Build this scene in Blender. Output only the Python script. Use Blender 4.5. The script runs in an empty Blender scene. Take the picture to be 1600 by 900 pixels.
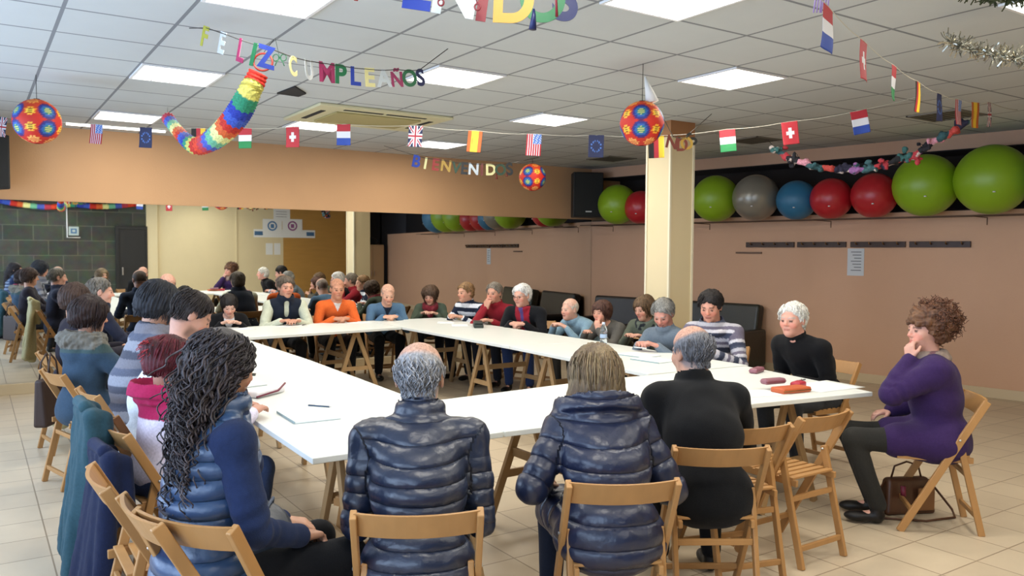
import bpy, bmesh, math, random
import numpy as np
from mathutils import Vector, Matrix
random.seed(7); rng = np.random.default_rng(7)
C = bpy.context.scene.collection
SC = bpy.context.scene
R = math.radians
# ---------------------------------------------------------------- camera (fitted to the ceiling grid, room axes = world axes)
FPX, PIT, ROL, YAW, CH = 1267.5, .0448, .0062, .588, 1.6
def cam_axes():
    r0 = Vector((math.cos(YAW), -math.sin(YAW), 0)); f0 = Vector((math.sin(YAW), math.cos(YAW), 0)); z0 = Vector((0, 0, 1))
    f = f0*math.cos(PIT) - z0*math.sin(PIT); u = f0*math.sin(PIT) + z0*math.cos(PIT)
    return r0*math.cos(ROL) + u*math.sin(ROL), u*math.cos(ROL) - r0*math.sin(ROL), f
RX, UP, FW = cam_axes()
EYE = Vector((0, 0, CH))
def ray(x, y): return RX*((x-800)/FPX) + UP*((450-y)/FPX) + FW
def atz(x, y, z): d = ray(x, y); return EYE + d*((z-CH)/d.z)
def atv(x, y, v): d = ray(x, y); return EYE + d*(v/d.y)
def atu(x, y, u): d = ray(x, y); return EYE + d*(u/d.x)
def atd(x, y, k): d = ray(x, y); return EYE + d*k
cd = bpy.data.cameras.new('camera'); cam = bpy.data.objects.new('camera', cd); C.objects.link(cam)
cd.sensor_width = 36; cd.lens = FPX/1600*36; cd.clip_start = .05
m = Matrix((RX, UP, -FW)).transposed().to_4x4(); m.translation = EYE; cam.matrix_world = m
SC.camera = cam
# ---------------------------------------------------------------- materials
MT = {}
def mat(name, col, rough=.6, metal=0, emit=None, spec=.5, noise=0, nscale=30, bump=0, bscale=200, coat=0, alpha=None, trans=0, stretch=None, sheen=0):
    if name in MT: return MT[name]
    m = bpy.data.materials.new(name); m.use_nodes = True; nt = m.node_tree; b = nt.nodes['Principled BSDF']
    b.inputs['Base Color'].default_value = (*col, 1); b.inputs['Roughness'].default_value = rough; b.inputs['Metallic'].default_value = metal
    b.inputs['Specular IOR Level'].default_value = spec
    if coat: b.inputs['Coat Weight'].default_value = coat
    if sheen: b.inputs['Sheen Weight'].default_value = sheen
    if trans: b.inputs['Transmission Weight'].default_value = trans; b.inputs['IOR'].default_value = 1.33
    if emit: b.inputs['Emission Color'].default_value = (*emit[0], 1); b.inputs['Emission Strength'].default_value = emit[1]
    if noise or bump:
        tc = nt.nodes.new('ShaderNodeTexCoord'); src = tc.outputs['Object']
        if stretch:
            mp = nt.nodes.new('ShaderNodeMapping'); mp.inputs['Scale'].default_value = stretch; nt.links.new(src, mp.inputs[0]); src = mp.outputs[0]
    if noise:
        n = nt.nodes.new('ShaderNodeTexNoise'); n.inputs['Scale'].default_value = nscale; n.inputs['Detail'].default_value = 4
        nt.links.new(src, n.inputs['Vector'])
        mx = nt.nodes.new('ShaderNodeMix'); mx.data_type = 'RGBA'
        mx.inputs[6].default_value = (*[c*(1-noise) for c in col], 1); mx.inputs[7].default_value = (*[min(1, c*(1+noise)) for c in col], 1)
        nt.links.new(n.outputs[0], mx.inputs[0]); nt.links.new(mx.outputs[2], b.inputs['Base Color'])
    if bump:
        n2 = nt.nodes.new('ShaderNodeTexNoise'); n2.inputs['Scale'].default_value = bscale; nt.links.new(src, n2.inputs['Vector'])
        bp = nt.nodes.new('ShaderNodeBump'); bp.inputs['Strength'].default_value = bump; bp.inputs['Distance'].default_value = .01
        nt.links.new(n2.outputs[0], bp.inputs['Height']); nt.links.new(bp.outputs[0], b.inputs['Normal'])
    MT[name] = m; return m
def attr_mat(name, rough, sheen=0, noise=.12, nscale=60, bump=.3, bscale=300, spec=.4, coat=0, stretch=None):
    if name in MT: return MT[name]
    m = bpy.data.materials.new(name); m.use_nodes = True; nt = m.node_tree; b = nt.nodes['Principled BSDF']
    a = nt.nodes.new('ShaderNodeAttribute'); a.attribute_name = 'Col'
    b.inputs['Roughness'].default_value = rough; b.inputs['Specular IOR Level'].default_value = spec
    b.inputs['Sheen Weight'].default_value = sheen; b.inputs['Coat Weight'].default_value = coat
    tc = nt.nodes.new('ShaderNodeTexCoord'); src = tc.outputs['Object']
    if stretch:
        mp = nt.nodes.new('ShaderNodeMapping'); mp.inputs['Scale'].default_value = stretch; nt.links.new(src, mp.inputs[0]); src = mp.outputs[0]
    n = nt.nodes.new('ShaderNodeTexNoise'); n.inputs['Scale'].default_value = nscale; n.inputs['Detail'].default_value = 5; nt.links.new(src, n.inputs['Vector'])
    mr = nt.nodes.new('ShaderNodeMapRange'); mr.inputs['From Min'].default_value = .3; mr.inputs['From Max'].default_value = .7
    mr.inputs['To Min'].default_value = 1-noise; mr.inputs['To Max'].default_value = 1+noise; nt.links.new(n.outputs[0], mr.inputs[0])
    vm = nt.nodes.new('ShaderNodeVectorMath'); vm.operation = 'SCALE'; nt.links.new(a.outputs['Color'], vm.inputs[0]); nt.links.new(mr.outputs[0], vm.inputs['Scale'])
    nt.links.new(vm.outputs[0], b.inputs['Base Color'])
    n2 = nt.nodes.new('ShaderNodeTexNoise'); n2.inputs['Scale'].default_value = bscale; n2.inputs['Detail'].default_value = 3; nt.links.new(src, n2.inputs['Vector'])
    bp = nt.nodes.new('ShaderNodeBump'); bp.inputs['Strength'].default_value = bump; bp.inputs['Distance'].default_value = .004
    nt.links.new(n2.outputs[0], bp.inputs['Height']); nt.links.new(bp.outputs[0], b.inputs['Normal'])
    MT[name] = m; return m
M_SKIN = attr_mat('skin', .5, noise=.06, nscale=25, bump=.15, bscale=250)
M_CLOTH = attr_mat('knitted_cloth', .9, sheen=.05, noise=.10, nscale=90, bump=.5, bscale=350, spec=.2)
M_PUFF = attr_mat('puffer_nylon', .36, noise=.06, nscale=20, bump=.35, bscale=60, spec=.6)
def _quilt(m):
    nt = m.node_tree; b = nt.nodes['Principled BSDF']; old = b.inputs['Normal'].links[0].from_node; a = nt.nodes.new('ShaderNodeAttribute'); a.attribute_name = 'Run'; prev = a.outputs['Fac']
    for op, v in (('MULTIPLY', math.pi), ('SINE', None), ('ABSOLUTE', None), ('POWER', .35)):
        n = nt.nodes.new('ShaderNodeMath'); n.operation = op; nt.links.new(prev, n.inputs[0]); prev = n.outputs[0]
        if v is not None: n.inputs[1].default_value = v
    bp = nt.nodes.new('ShaderNodeBump'); bp.inputs['Strength'].default_value = 1.0; bp.inputs['Distance'].default_value = .012; nt.links.new(prev, bp.inputs['Height']); nt.links.new(old.outputs[0], bp.inputs['Normal']); nt.links.new(bp.outputs[0], b.inputs['Normal'])
_quilt(M_PUFF)
M_HAIR = attr_mat('hair', .55, noise=.35, nscale=120, bump=.9, bscale=260, spec=.35, stretch=(1, 1, .22))
M_CURL = attr_mat('curly_hair', .5, noise=.35, nscale=60, bump=.6, bscale=200, spec=.4)
M_LEATH = attr_mat('shoe_leather', .4, noise=.05)
# ---------------------------------------------------------------- mesh helpers
def tag(o, label=None, cat=None, group=None, kind=None):
    if label: o['label'] = label
    if cat: o['category'] = cat
    if group: o['group'] = group
    if kind: o['kind'] = kind
    return o
def empty(name, loc, rz=0, label=None, cat=None, group=None):
    o = bpy.data.objects.new(name, None); C.objects.link(o); o.location = loc; o.rotation_euler = (0, 0, rz); o.empty_display_size = .1
    return tag(o, label, cat, group)
def link(name, me, parent=None, loc=None, rz=None):
    o = bpy.data.objects.new(name, me); C.objects.link(o)
    if parent is not None: o.parent = parent
    if loc is not None: o.location = loc
    if rz is not None: o.rotation_euler = (0, 0, rz)
    return o
class MB:
    """collects shapes, builds ONE mesh"""
    def __init__(s): s.v = []; s.f = []; s.mi = []; s.m = 0; s.sm = []
    def add(s, vs, fs, smooth=False):
        o = len(s.v); s.v += [tuple(p) for p in vs]
        for f in fs: s.f.append(tuple(i+o for i in f)); s.mi.append(s.m); s.sm.append(smooth)
    def box(s, x0, x1, y0, y1, z0, z1):
        s.add([(x0, y0, z0), (x1, y0, z0), (x1, y1, z0), (x0, y1, z0), (x0, y0, z1), (x1, y0, z1), (x1, y1, z1), (x0, y1, z1)],
              [(0, 3, 2, 1), (4, 5, 6, 7), (0, 1, 5, 4), (1, 2, 6, 5), (2, 3, 7, 6), (3, 0, 4, 7)])
    def bar(s, a, b, w, h, up=(0, 0, 1)):
        a = Vector(a); b = Vector(b); d = (b-a).normalized(); x = d.cross(Vector(up))
        if x.length < 1e-4: x = d.cross(Vector((1, 0, 0)))
        x.normalize(); y = x.cross(d).normalized(); vs = []
        for p in (a, b):
            for i, j in ((-1, -1), (1, -1), (1, 1), (-1, 1)): vs.append(p + x*(i*w/2) + y*(j*h/2))
        s.add(vs, [(0, 1, 2, 3), (7, 6, 5, 4), (0, 4, 5, 1), (1, 5, 6, 2), (2, 6, 7, 3), (3, 7, 4, 0)])
    def prism(s, pts, z0, z1):
        n = len(pts); s.add([(x, y, z0) for x, y in pts] + [(x, y, z1) for x, y in pts],
              [tuple(range(n-1, -1, -1)), tuple(range(n, 2*n))] + [(i, (i+1) % n, n+(i+1) % n, n+i) for i in range(n)])
    def tube(s, pts, r, n=8, cap=True):
        pts = [Vector(p) for p in pts]; rr = r if hasattr(r, '__len__') else [r]*len(pts); ref = None; vs = []
        for i, p in enumerate(pts):
            d = (pts[min(i+1, len(pts)-1)] - pts[max(i-1, 0)])
            d = d.normalized() if d.length > 1e-9 else Vector((0, 0, 1))
            if ref is None: ref = d.orthogonal().normalized()
            ref = (ref - d*ref.dot(d)); ref = ref.normalized() if ref.length > 1e-6 else d.orthogonal().normalized()
            y = d.cross(ref)
            for k in range(n):
                t = 2*math.pi*k/n; vs.append(p + (ref*math.cos(t) + y*math.sin(t))*rr[i])
        fs = [(i*n+k, i*n+(k+1) % n, (i+1)*n+(k+1) % n, (i+1)*n+k) for i in range(len(pts)-1) for k in range(n)]
        if cap: fs += [tuple(range(n-1, -1, -1)), tuple(range((len(pts)-1)*n, len(pts)*n))]
        s.add(vs, fs, True)
    def lathe(s, prof, c=(0, 0, 0), n=32):
        vs = []; k = len(prof)
        for i in range(n):
            t = 2*math.pi*i/n
            for r, z in prof: vs.append((c[0]+r*math.cos(t), c[1]+r*math.sin(t), c[2]+z))
        s.add(vs, [(i*k+j, ((i+1) % n)*k+j, ((i+1) % n)*k+j+1, i*k+j+1) for i in range(n) for j in range(k-1)], True)
    def build(s, name, mats, parent=None, loc=None, rz=None, bevel=0, seg=2):
        me = bpy.data.meshes.new(name); me.from_pydata(s.v, [], s.f)
        for m in (mats if isinstance(mats, (list, tuple)) else [mats]): me.materials.append(m)
        me.polygons.foreach_set('material_index', s.mi); me.polygons.foreach_set('use_smooth', s.sm)
        bm = bmesh.new(); bm.from_mesh(me); bmesh.ops.remove_doubles(bm, verts=bm.verts, dist=1e-6); bmesh.ops.recalc_face_normals(bm, faces=bm.faces); bm.to_mesh(me); bm.free()
        o = link(name, me, parent, loc, rz)
        if bevel:
            md = o.modifiers.new('bevel', 'BEVEL'); md.width = bevel; md.segments = seg; md.limit_method = 'ANGLE'
        return o
def copy_tree(o, parent=None):
    c = o.copy(); C.objects.link(c)
    if parent is not None: c.parent = parent
    for ch in o.children: copy_tree(ch, c)
    return c
# ---------------------------------------------------------------- smooth-union solid modeller (surface nets)
class Field:
    def __init__(s, lo, hi, h):
        s.h = h; s.lo = np.array(lo, float); n = np.ceil((np.array(hi)-s.lo)/h).astype(int)+1
        s.n = n; s.D = np.full(n, 1.0, np.float32)
        s.ax = [(s.lo[i]+h*np.arange(n[i])).astype(np.float32) for i in range(3)]
    def _sl(s, lo, hi):
        a = np.clip(np.floor((np.array(lo)-s.lo)/s.h).astype(int), 0, s.n); b = np.clip(np.ceil((np.array(hi)-s.lo)/s.h).astype(int)+1, 0, s.n)
        if (b <= a).any(): return None
        return tuple(slice(a[i], b[i]) for i in range(3))
    def _pts(s, sl): return s.ax[0][sl[0]][:, None, None], s.ax[1][sl[1]][None, :, None], s.ax[2][sl[2]][None, None, :]
    def _mix(s, sl, d, k, sub):
        D = s.D[sl]
        if sub:
            d = -d; hh = np.clip(.5-.5*(D-d)/k, 0, 1); s.D[sl] = D*(1-hh)+d*hh + k*hh*(1-hh)
        else:
            hh = np.clip(.5+.5*(d-D)/k, 0, 1); s.D[sl] = d*(1-hh)+D*hh - k*hh*(1-hh)
    def cone(s, a, b, ra, rb, k=.02, sub=False):
        a = np.array(a, float); b = np.array(b, float); m = max(ra, rb)+k+3*s.h
        sl = s._sl(np.minimum(a, b)-m, np.maximum(a, b)+m)
        if sl is None: return
        X, Y, Z = s._pts(sl); ab = b-a; L = max(float(ab@ab), 1e-9)
        t = np.clip(((X-a[0])*ab[0]+(Y-a[1])*ab[1]+(Z-a[2])*ab[2])/L, 0, 1)
        d = np.sqrt((X-a[0]-t*ab[0])**2+(Y-a[1]-t*ab[1])**2+(Z-a[2]-t*ab[2])**2) - (ra+(rb-ra)*t)
        s._mix(sl, d, k, sub)
    def ell(s, c, r, M=None, k=.02, sub=False):
        c = np.array(c, float); r = np.array(r, float); m = r.max()+k+3*s.h
        sl = s._sl(c-m, c+m)
        if sl is None: return
        X, Y, Z = s._pts(sl); X = X-c[0]; Y = Y-c[1]; Z = Z-c[2]
        if M is None: q = [X, Y, Z]
        else: q = [X*M[0, i]+Y*M[1, i]+Z*M[2, i] for i in range(3)]   # columns of M are the local axes
        k0 = np.sqrt((q[0]/r[0])**2+(q[1]/r[1])**2+(q[2]/r[2])**2); k1 = np.sqrt((q[0]/r[0]**2)**2+(q[1]/r[1]**2)**2+(q[2]/r[2]**2)**2)
        s._mix(sl, k0*(k0-1)/np.maximum(k1, 1e-6), k, sub)
    def cut(s, fn, k=.006):
        X, Y, Z = s._pts((slice(None),)*3); d = fn(X, Y, Z); D = s.D
        hh = np.clip(.5-.5*(D-d)/k, 0, 1); s.D = (D*(1-hh)+d*hh + k*hh*(1-hh)).astype(np.float32)
    def mesh(s):
        D = s.D; D[0] = D[-1] = 1; D[:, 0] = D[:, -1] = 1; D[:, :, 0] = D[:, :, -1] = 1
        ins = D < 0; n = D.shape
        cnt = np.zeros((n[0]-1, n[1]-1, n[2]-1), np.uint8)
        for i in (0, 1):
            for j in (0, 1):
                for k in (0, 1): cnt += ins[i:n[0]-1+i, j:n[1]-1+j, k:n[2]-1+k]
        I = np.argwhere((cnt > 0) & (cnt < 8)); idx = -np.ones(cnt.shape, np.int32); idx[tuple(I.T)] = np.arange(len(I))
        acc = np.zeros((len(I), 3)); w = np.zeros(len(I))
        cor = [(i, j, k) for i in (0, 1) for j in (0, 1) for k in (0, 1)]
        for a in cor:
            for ax in range(3):
                if a[ax]: continue
                b = list(a); b[ax] = 1
                da = D[tuple((I+a).T)]; db = D[tuple((I+b).T)]; mk = (da < 0) != (db < 0)
                t = np.where(mk, da/np.where(np.abs(da-db) < 1e-9, 1e-9, da-db), 0)
                p = np.array(a, float)[None].repeat(len(I), 0); p[:, ax] = t
                acc[mk] += p[mk]; w[mk] += 1
        V = s.lo+(I+acc/w[:, None])*s.h; F = []
        for ax in range(3):
            a = [slice(0, -1)]*3; b = [slice(0, -1)]*3
            a = [slice(1, -1)]*3; b = [slice(1, -1)]*3; a[ax] = slice(0, -1); b[ax] = slice(1, None)
            A = ins[tuple(a)]; B = ins[tuple(b)]; E = np.argwhere(A != B); o = np.array([1, 1, 1]); o[ax] = 0; E = E+o
            u, v = [(1, 2), (2, 0), (0, 1)][ax]; du = np.zeros(3, int); dv = np.zeros(3, int); du[u] = 1; dv[v] = 1
            q = np.stack([idx[tuple((E-du-dv).T)], idx[tuple((E-dv).T)], idx[tuple(E.T)], idx[tuple((E-du).T)]], 1)
            fl = ins[tuple(E.T)]; q[~fl] = q[~fl][:, ::-1]; F.append(q)
        return V, np.concatenate(F)
def npmesh(name, V, F, material, col=None, parent=None, run=None):
    me = bpy.data.meshes.new(name); me.vertices.add(len(V)); me.vertices.foreach_set('co', np.asarray(V, np.float32).ravel())
    k = F.shape[1]; me.loops.add(F.size); me.loops.foreach_set('vertex_index', F.ravel().astype(np.int32))
    me.polygons.add(len(F)); me.polygons.foreach_set('loop_start', np.arange(0, F.size, k, dtype=np.int32)); me.polygons.foreach_set('loop_total', np.full(len(F), k, np.int32))
    me.polygons.foreach_set('use_smooth', np.ones(len(F), bool)); me.update(calc_edges=True); me.validate()
    me.materials.append(material)
    if col is not None:
        a = me.color_attributes.new('Col', 'FLOAT_COLOR', 'POINT'); c = np.ones((len(V), 4), np.float32); c[:, :3] = col
        a.data.foreach_set('color', c.ravel())
    if run is not None: a = me.attributes.new('Run', 'FLOAT', 'POINT'); a.data.foreach_set('value', np.asarray(run, np.float32))
    return link(name, me, parent)
def normals(V, F):
    a = V[F[:, 2]]-V[F[:, 0]]; b = V[F[:, 3]]-V[F[:, 1]]; n = np.cross(a, b); N = np.zeros_like(V)
    for i in range(4): np.add.at(N, F[:, i], n)
    return N/np.maximum(np.linalg.norm(N, axis=1, keepdims=True), 1e-9)
def wob(P, f, ph=0, n=5):
    r = np.random.default_rng(int(ph*97)+3); s = np.zeros(len(P))
    for i in range(n):
        d = r.normal(size=3); d /= np.linalg.norm(d); s += np.sin(P@d*f*(.7+.6*r.random())+r.random()*6.28+1.3*np.sin(P@r.normal(size=3)*f*.35))
    return s/n
# ---------------------------------------------------------------- people
def hx(s): return tuple(((int(s[i:i+2], 16)/255)/12.92 if int(s[i:i+2], 16) < 11 else ((int(s[i:i+2], 16)/255+.055)/1.055)**2.4) for i in (1, 3, 5))
def nrm(v): v = np.array(v, float); return v/max(np.linalg.norm(v), 1e-9)
def tubes(paths, r0, r1, n=5):
    """many tapering tubes as one quad soup; paths: (m, k, 3)"""
    P = np.asarray(paths); m, k, _ = P.shape; T = np.gradient(P, axis=1); T /= np.maximum(np.linalg.norm(T, axis=2, keepdims=True), 1e-9)
    ref = np.cross(T, np.array([.31, .22, .92])); ref /= np.maximum(np.linalg.norm(ref, axis=2, keepdims=True), 1e-9); oth = np.cross(T, ref)
    rr = np.linspace(0, 1, k)[None, :, None, None]; rad = (r0+(r1-r0)*rr)
    if np.ndim(r0): pass
    a = (np.arange(n)*2*np.pi/n)[None, None, :, None]
    V = P[:, :, None, :] + rad*(np.cos(a)*ref[:, :, None, :]+np.sin(a)*oth[:, :, None, :])
    base = (np.arange(m)*k*n)[:, None, None]; i = (np.arange(k-1)*n)[None, :, None]; j = np.arange(n)[None, None, :]; j2 = (j+1) % n
    F = np.stack([base+i+j, base+i+j2, base+i+n+j2, base+i+n+j], -1).reshape(-1, 4)
    return V.reshape(-1, 3), F
def hand(F, W, hd, pn, side, curl=.5, sc=1.0, spread=.0):
    hd = nrm(hd); pn = np.array(pn, float); pn = nrm(pn-hd*(pn@hd)); sv = np.cross(hd, pn)*side
    ln = [.070, .078, .072, .056]
    for i in range(4):
        o = (.030-.020*i)*sc; K = W+hd*(.086-.004*abs(i-1))*sc+sv*o
        F.cone(W+sv*o*.55, K, .0155*sc, .0125*sc, .012)
        d = hd.copy(); p = K; c = curl*(1+.12*i); r = .0098*sc
        for j, (fr, cc) in enumerate(((.45, .55), (.30, 1.35), (.25, 2.0))):
            a = c*cc; dd = hd*math.cos(a)+pn*math.sin(a)+sv*(.10*spread*(1.5-i)); q = p+nrm(dd)*ln[i]*sc*fr; F.cone(p, q, r, r*.9, .004); p = q; r *= .9
    b = W+hd*.022*sc+sv*.024*sc; m = b+nrm(hd*.75+sv*.75+pn*.3)*.045*sc; e = m+nrm(hd*1.0+sv*.15+pn*(.3+.4*curl))*.034*sc
    F.cone(b, m, .0145*sc, .0115*sc, .01); F.cone(m, e, .0108*sc, .0088*sc, .005)
def person(label, head, face, hy=0, hp=8, roll=0, s=1.0, fem=False, lean=None, skin='#c4957a', hair=('short', '#3a2a20'), top=None, legs='#1c1d22', hands=None,
           shoes='#15130f', vox=.0085, extra=None, stand=True, legside=0, knee=(.13, .44), foot=.40, brow=None):
    tp = dict(kind='sweater', col='#556677', bulk=0, mat=None, collar='crew', band=None, skirt=0, sleeves=True, zhem=.47, name=None, paint=None); tp.update(top or {})
    sk = np.array(hx(skin)); hz = head[2]; PZ = .535
    NH = .172*s; T0 = .475*s
    Lh = lambda L: L*.55
    if lean is None:
        L = R(4)
        while L < R(48) and PZ+T0*(.5*math.cos(.55*L)+.5*math.cos(1.3*L))+NH*math.cos(Lh(L)) > hz: L += R(.5)
    else: L = R(lean)
    T = (hz-PZ-NH*math.cos(Lh(L)))/(.5*math.cos(.55*L)+.5*math.cos(1.3*L))
    d1 = np.array([0, math.sin(.55*L), math.cos(.55*L)]); d2 = np.array([0, math.sin(1.3*L), math.cos(1.3*L)]); d3 = np.array([0, math.sin(Lh(L)), math.cos(Lh(L))])
    Pv = np.array([0, 0, PZ]); Md = Pv+d1*T/2; Nk = Md+d2*T/2; Hc = Nk+d3*NH
    phi = R(face)-math.pi/2; cr, sr = math.cos(phi), math.sin(phi)
    root = empty('person', (head[0]-(Hc[0]*cr-Hc[1]*sr), head[1]-(Hc[0]*sr+Hc[1]*cr), 0), phi, label, 'person')
    yw, pt, rl = R(hy), R(hp), R(roll)
    fw = np.array([-math.sin(yw)*math.cos(pt), math.cos(yw)*math.cos(pt), -math.sin(pt)]); rt = np.array([math.cos(yw), math.sin(yw), 0]); up = np.cross(rt, fw)
    rt, up = rt*math.cos(rl)+up*math.sin(rl), up*math.cos(rl)-rt*math.sin(rl)
    H = np.stack([rt, fw, up], 1); hp_ = lambda *q: Hc+H@(np.array(q, float)*s)
    SW = (.155 if fem else .178)*s
    S = [Nk+np.array([sg*SW, 0, 0])-d2*.050*s for sg in (1, -1)]
    hands = hands or ('table', 'table'); ar = []
    for i, sg in enumerate((1, -1)):
        h = hands[i]; u, l = .285*s, .25*s; pole = np.array([sg*.55, -.35, -1.0]); hd = None; pn = (0, 0, -1); cu = .55
        if h == 'table': W = np.array([sg*.10, Md[1]+.40, .785]); pole = np.array([sg*.6, -.2, -.8])
        elif h == 'write': W = np.array([sg*.10, Md[1]+.40, .79]); cu = .9; pole = np.array([sg*.6, -.2, -.8])
        elif h == 'clasp': W = np.array([sg*.085, Md[1]+.36, .79]); cu = 1.0; hd = np.array([-sg*.8, .45, 0]); pn = (0, -.3, -1); pole = np.array([sg*.6, -.2, -.8])
        elif h == 'lap': W = np.array([sg*.10, Md[1]+.30, .68]); cu = .5; pole = np.array([sg*.08, -.2, -1.])
        elif h == 'chin': W = hp_(sg*.03, .10, -.165); hd = H@np.array([-sg*.2, -.1, 1.]); pn = H@np.array([-sg*.2, -1., 0]); cu = 1.1; pole = np.array([sg*.5, .6, -1.])
        elif h == 'mouth': W = hp_(sg*.04, .135, -.16); hd = H@np.array([-sg*.25, -.15, 1.]); pn = H@np.array([-sg*.2, -1., -.1]); cu = .8; pole = np.array([sg*.5, .6, -1.])
        elif h == 'cheek': W = hp_(sg*.085, .06, -.16); hd = H@np.array([sg*.1, -.1, 1.]); pn = H@np.array([-sg*1., -.1, 0]); cu = .45; pole = np.array([sg*.3, .7, -1.])
        elif h == 'down': W = np.array([sg*.26, .10, .62]); cu = .4; pole = np.array([sg*1., -1., 0])
        else:
            W = np.array(h[:3], float)
            if len(h) > 3: cu = h[3]
        v = W-S[i]; dl = np.linalg.norm(v); v /= dl; dl2 = min(dl, u+l-.012); W = S[i]+v*dl2
        a = (u*u-l*l+dl2*dl2)/(2*dl2); hh = math.sqrt(max(u*u-a*a, 0)); pp = nrm(pole-v*(pole@v)); E = S[i]+v*a+pp*hh
        if hd is None: f = nrm(W-E); hd = nrm([f[0]*.8-sg*.12, f[1], f[2]*.45])
        ar.append((S[i], E, W, hd, pn, cu))
    HJ = [np.array([sg*.088*s, .03, PZ-.03]) for sg in (1, -1)]
    KN = [np.array([sg*knee[0]+legside*.1, knee[1]*min(s, 1)+.02, .50]) for sg in (1, -1)]
    AN = [np.array([sg*knee[0]+legside*.14, foot, .095]) for sg in (1, -1)]
    M2 = np.stack([[1, 0, 0], np.cross(d2, [1, 0, 0]), d2], 1).astype(float); M1 = np.stack([[1, 0, 0], np.cross(d1, [1, 0, 0]), d1], 1).astype(float)
    allp = np.array([Hc]+[x for a in ar for x in a[:3]]+KN+AN+[Pv]); lo = allp.min(0)-[.24, .26, .12]; hi = allp.max(0)+[.24, .26, .2]; lo[2] = -.02; lo[1] = min(lo[1], -.28)
    # ---- body: one continuous surface from scalp to feet
    F = Field(lo, hi, vox)
    F.ell(Pv, (.145*s, .105, .115), None); F.ell(Md, (.125*s, .09*s, .13*s), M1, .05); F.ell(Md+d2*T*.27, (.14*s, .09*s, .13*s), M2, .05)
    F.cone(S[0], S[1], .045*s, .045*s, .04)
    for (sh, e, w, hd, pn, cu), sg in zip(ar, (1, -1)):
        F.cone(sh, e, .042*s, .036*s, .02); F.cone(e, w, .035*s, .024*s, .01); hand(F, w, hd, pn, sg, cu, 1.0*s*(.92 if fem else 1.04))
    for i in (0, 1):
        F.cone(HJ[i], KN[i], .07, .05, .03); F.cone(KN[i], AN[i], .048, .034, .01); F.cone(AN[i]-[0, 0, .04], AN[i]+[0, .13, -.06], .03, .026, .02)
    F.cone(Nk-d2*.02, hp_(0, -.018, -.055), (.060 if fem else .070)*s, (.050 if fem else .060)*s, .035)
    e_ = lambda c, r, k=.012, sub=False: F.ell(hp_(*c), np.array(r)*s, H, k, sub)
    c_ = lambda a, b, ra, rb, k=.01, sub=False: F.cone(hp_(*a), hp_(*b), ra*s, rb*s, k, sub)
    e_((0, -.014, .028), (.077, .096, .090), .02); e_((0, .022, -.035), (.061, .070, .080), .03)
    c_((0, .062, -.088), (0, .066, -.086), .026, .026, .03)
    for sg in (1, -1): e_((sg*.036, .060, -.022), (.026, .026, .028), .02)
    c_((-.03, .079, .024), (.03, .079, .024), .0125, .0125, .015)
    for sg in (1, -1): e_((sg*.031, .099, .006), (.016, .014, .0105), .012, True); e_((sg*.031, .079, .005), (.0135, .0125, .0115), .004)
    c_((0, .090, .014), (0, .107, -.020), .0075, .0125, .010)
    for sg in (1, -1): e_((sg*.013, .098, -.025), (.008, .011, .007), .006)
    c_((-.017, .087, -.052), (.017, .087, -.052), .0075, .0075, .008); c_((-.014, .085, -.063), (.014, .085, -.063), .0075, .0075, .006)
    for sg in (1, -1): e_((sg*.079, -.010, -.006), (.009, .019, .031), .008); e_((sg*.088, -.004, -.004), (.006, .009, .017), .004, True)
    V, Q = F.mesh()
    q = (V-Hc)@H/s; col = np.tile(sk, (len(V), 1)); col *= (1+.05*wob(V, 25, 1))[:, None]
    near = np.linalg.norm(q, axis=1) < .2; fr = near & (q[:, 1] > .06)
    def blend(mk, c, a=1.0): col[mk] = col[mk]*(1-a)+np.array(hx(c))*a
    rosy = fr & ((np.hypot(np.abs(q[:, 0])-.04, q[:, 2]+.03) < .022) | (np.hypot(q[:, 0], q[:, 2]+.02) < .014)); col[rosy] *= [1.06, .84, .82]
    blend(fr & (np.hypot((np.abs(q[:, 0])-.031)/1.45, q[:, 2]-.004) < .0085), '#2c2019', .85)
    blend(fr & (np.abs(np.abs(q[:, 0])-.032) < .019) & (np.abs(q[:, 2]-.027+.15*np.abs(np.abs(q[:, 0])-.03)) < .0048), brow or hair[1], .75)
    blend(fr & (np.abs(q[:, 0]) < .024) & (np.abs(q[:, 2]+.057) < .009), '#9c5248' if not fem else '#a5403f', .7)
    blend(fr & (np.abs(q[:, 0]) < .021) & (np.abs(q[:, 2]+.0575) < .0022), '#4a201c', .7)
    st = hair[0]
    if st in ('ring', 'short', 'thin', 'part', 'white'):   # cropped hair roots on the scalp
        lim = np.interp(q[:, 1], [-.12, -.07, -.03, 0, .022, .04, .07, .09], [-.085, -.085, -.07, -.04, -.02, .03, .060, .066]); wq = np.clip((q[:, 2]-lim)/.02, 0, 1)*near*(np.hypot(np.abs(q[:, 0])-.083, (q[:, 2]+.006)/1.6) > .02)*(q[:, 1] < .085)
        if st == 'ring': wq = wq*np.clip((np.interp(q[:, 1], [-.12, -.07, -.02, .03], [.10, .082, .057, .03])-q[:, 2])/.02, 0, 1)
        wq = (wq*.75)[:, None]; col[:] = col*(1-wq)+np.array(hx(hair[1]))*wq
    if extra and 'beard' in extra:
        cl_ = lambda v, w=.02: np.clip(v/w, 0, 1)
        wq = (near*cl_(-.042-q[:, 2])*cl_(q[:, 1]-.0)*cl_(.125+q[:, 2])*cl_(np.hypot(q[:, 0], (q[:, 2]+.057)*1.6)-.02, .01)*.6*(1+.4*wob(V, 160, 5)))[:, None]; col[:] = col*(1-wq)+np.array(hx(extra['beard']))*wq
    npmesh('body', V, Q, M_SKIN, col, root)
    # ---- hair
    if st != 'bald': hair_mesh(root, st, hx(hair[1]), H, Hc, s, Nk, d2, vox, tuple(sk*1.05) if st == 'ring' else (hair[2] if len(hair) > 2 else None))
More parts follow.
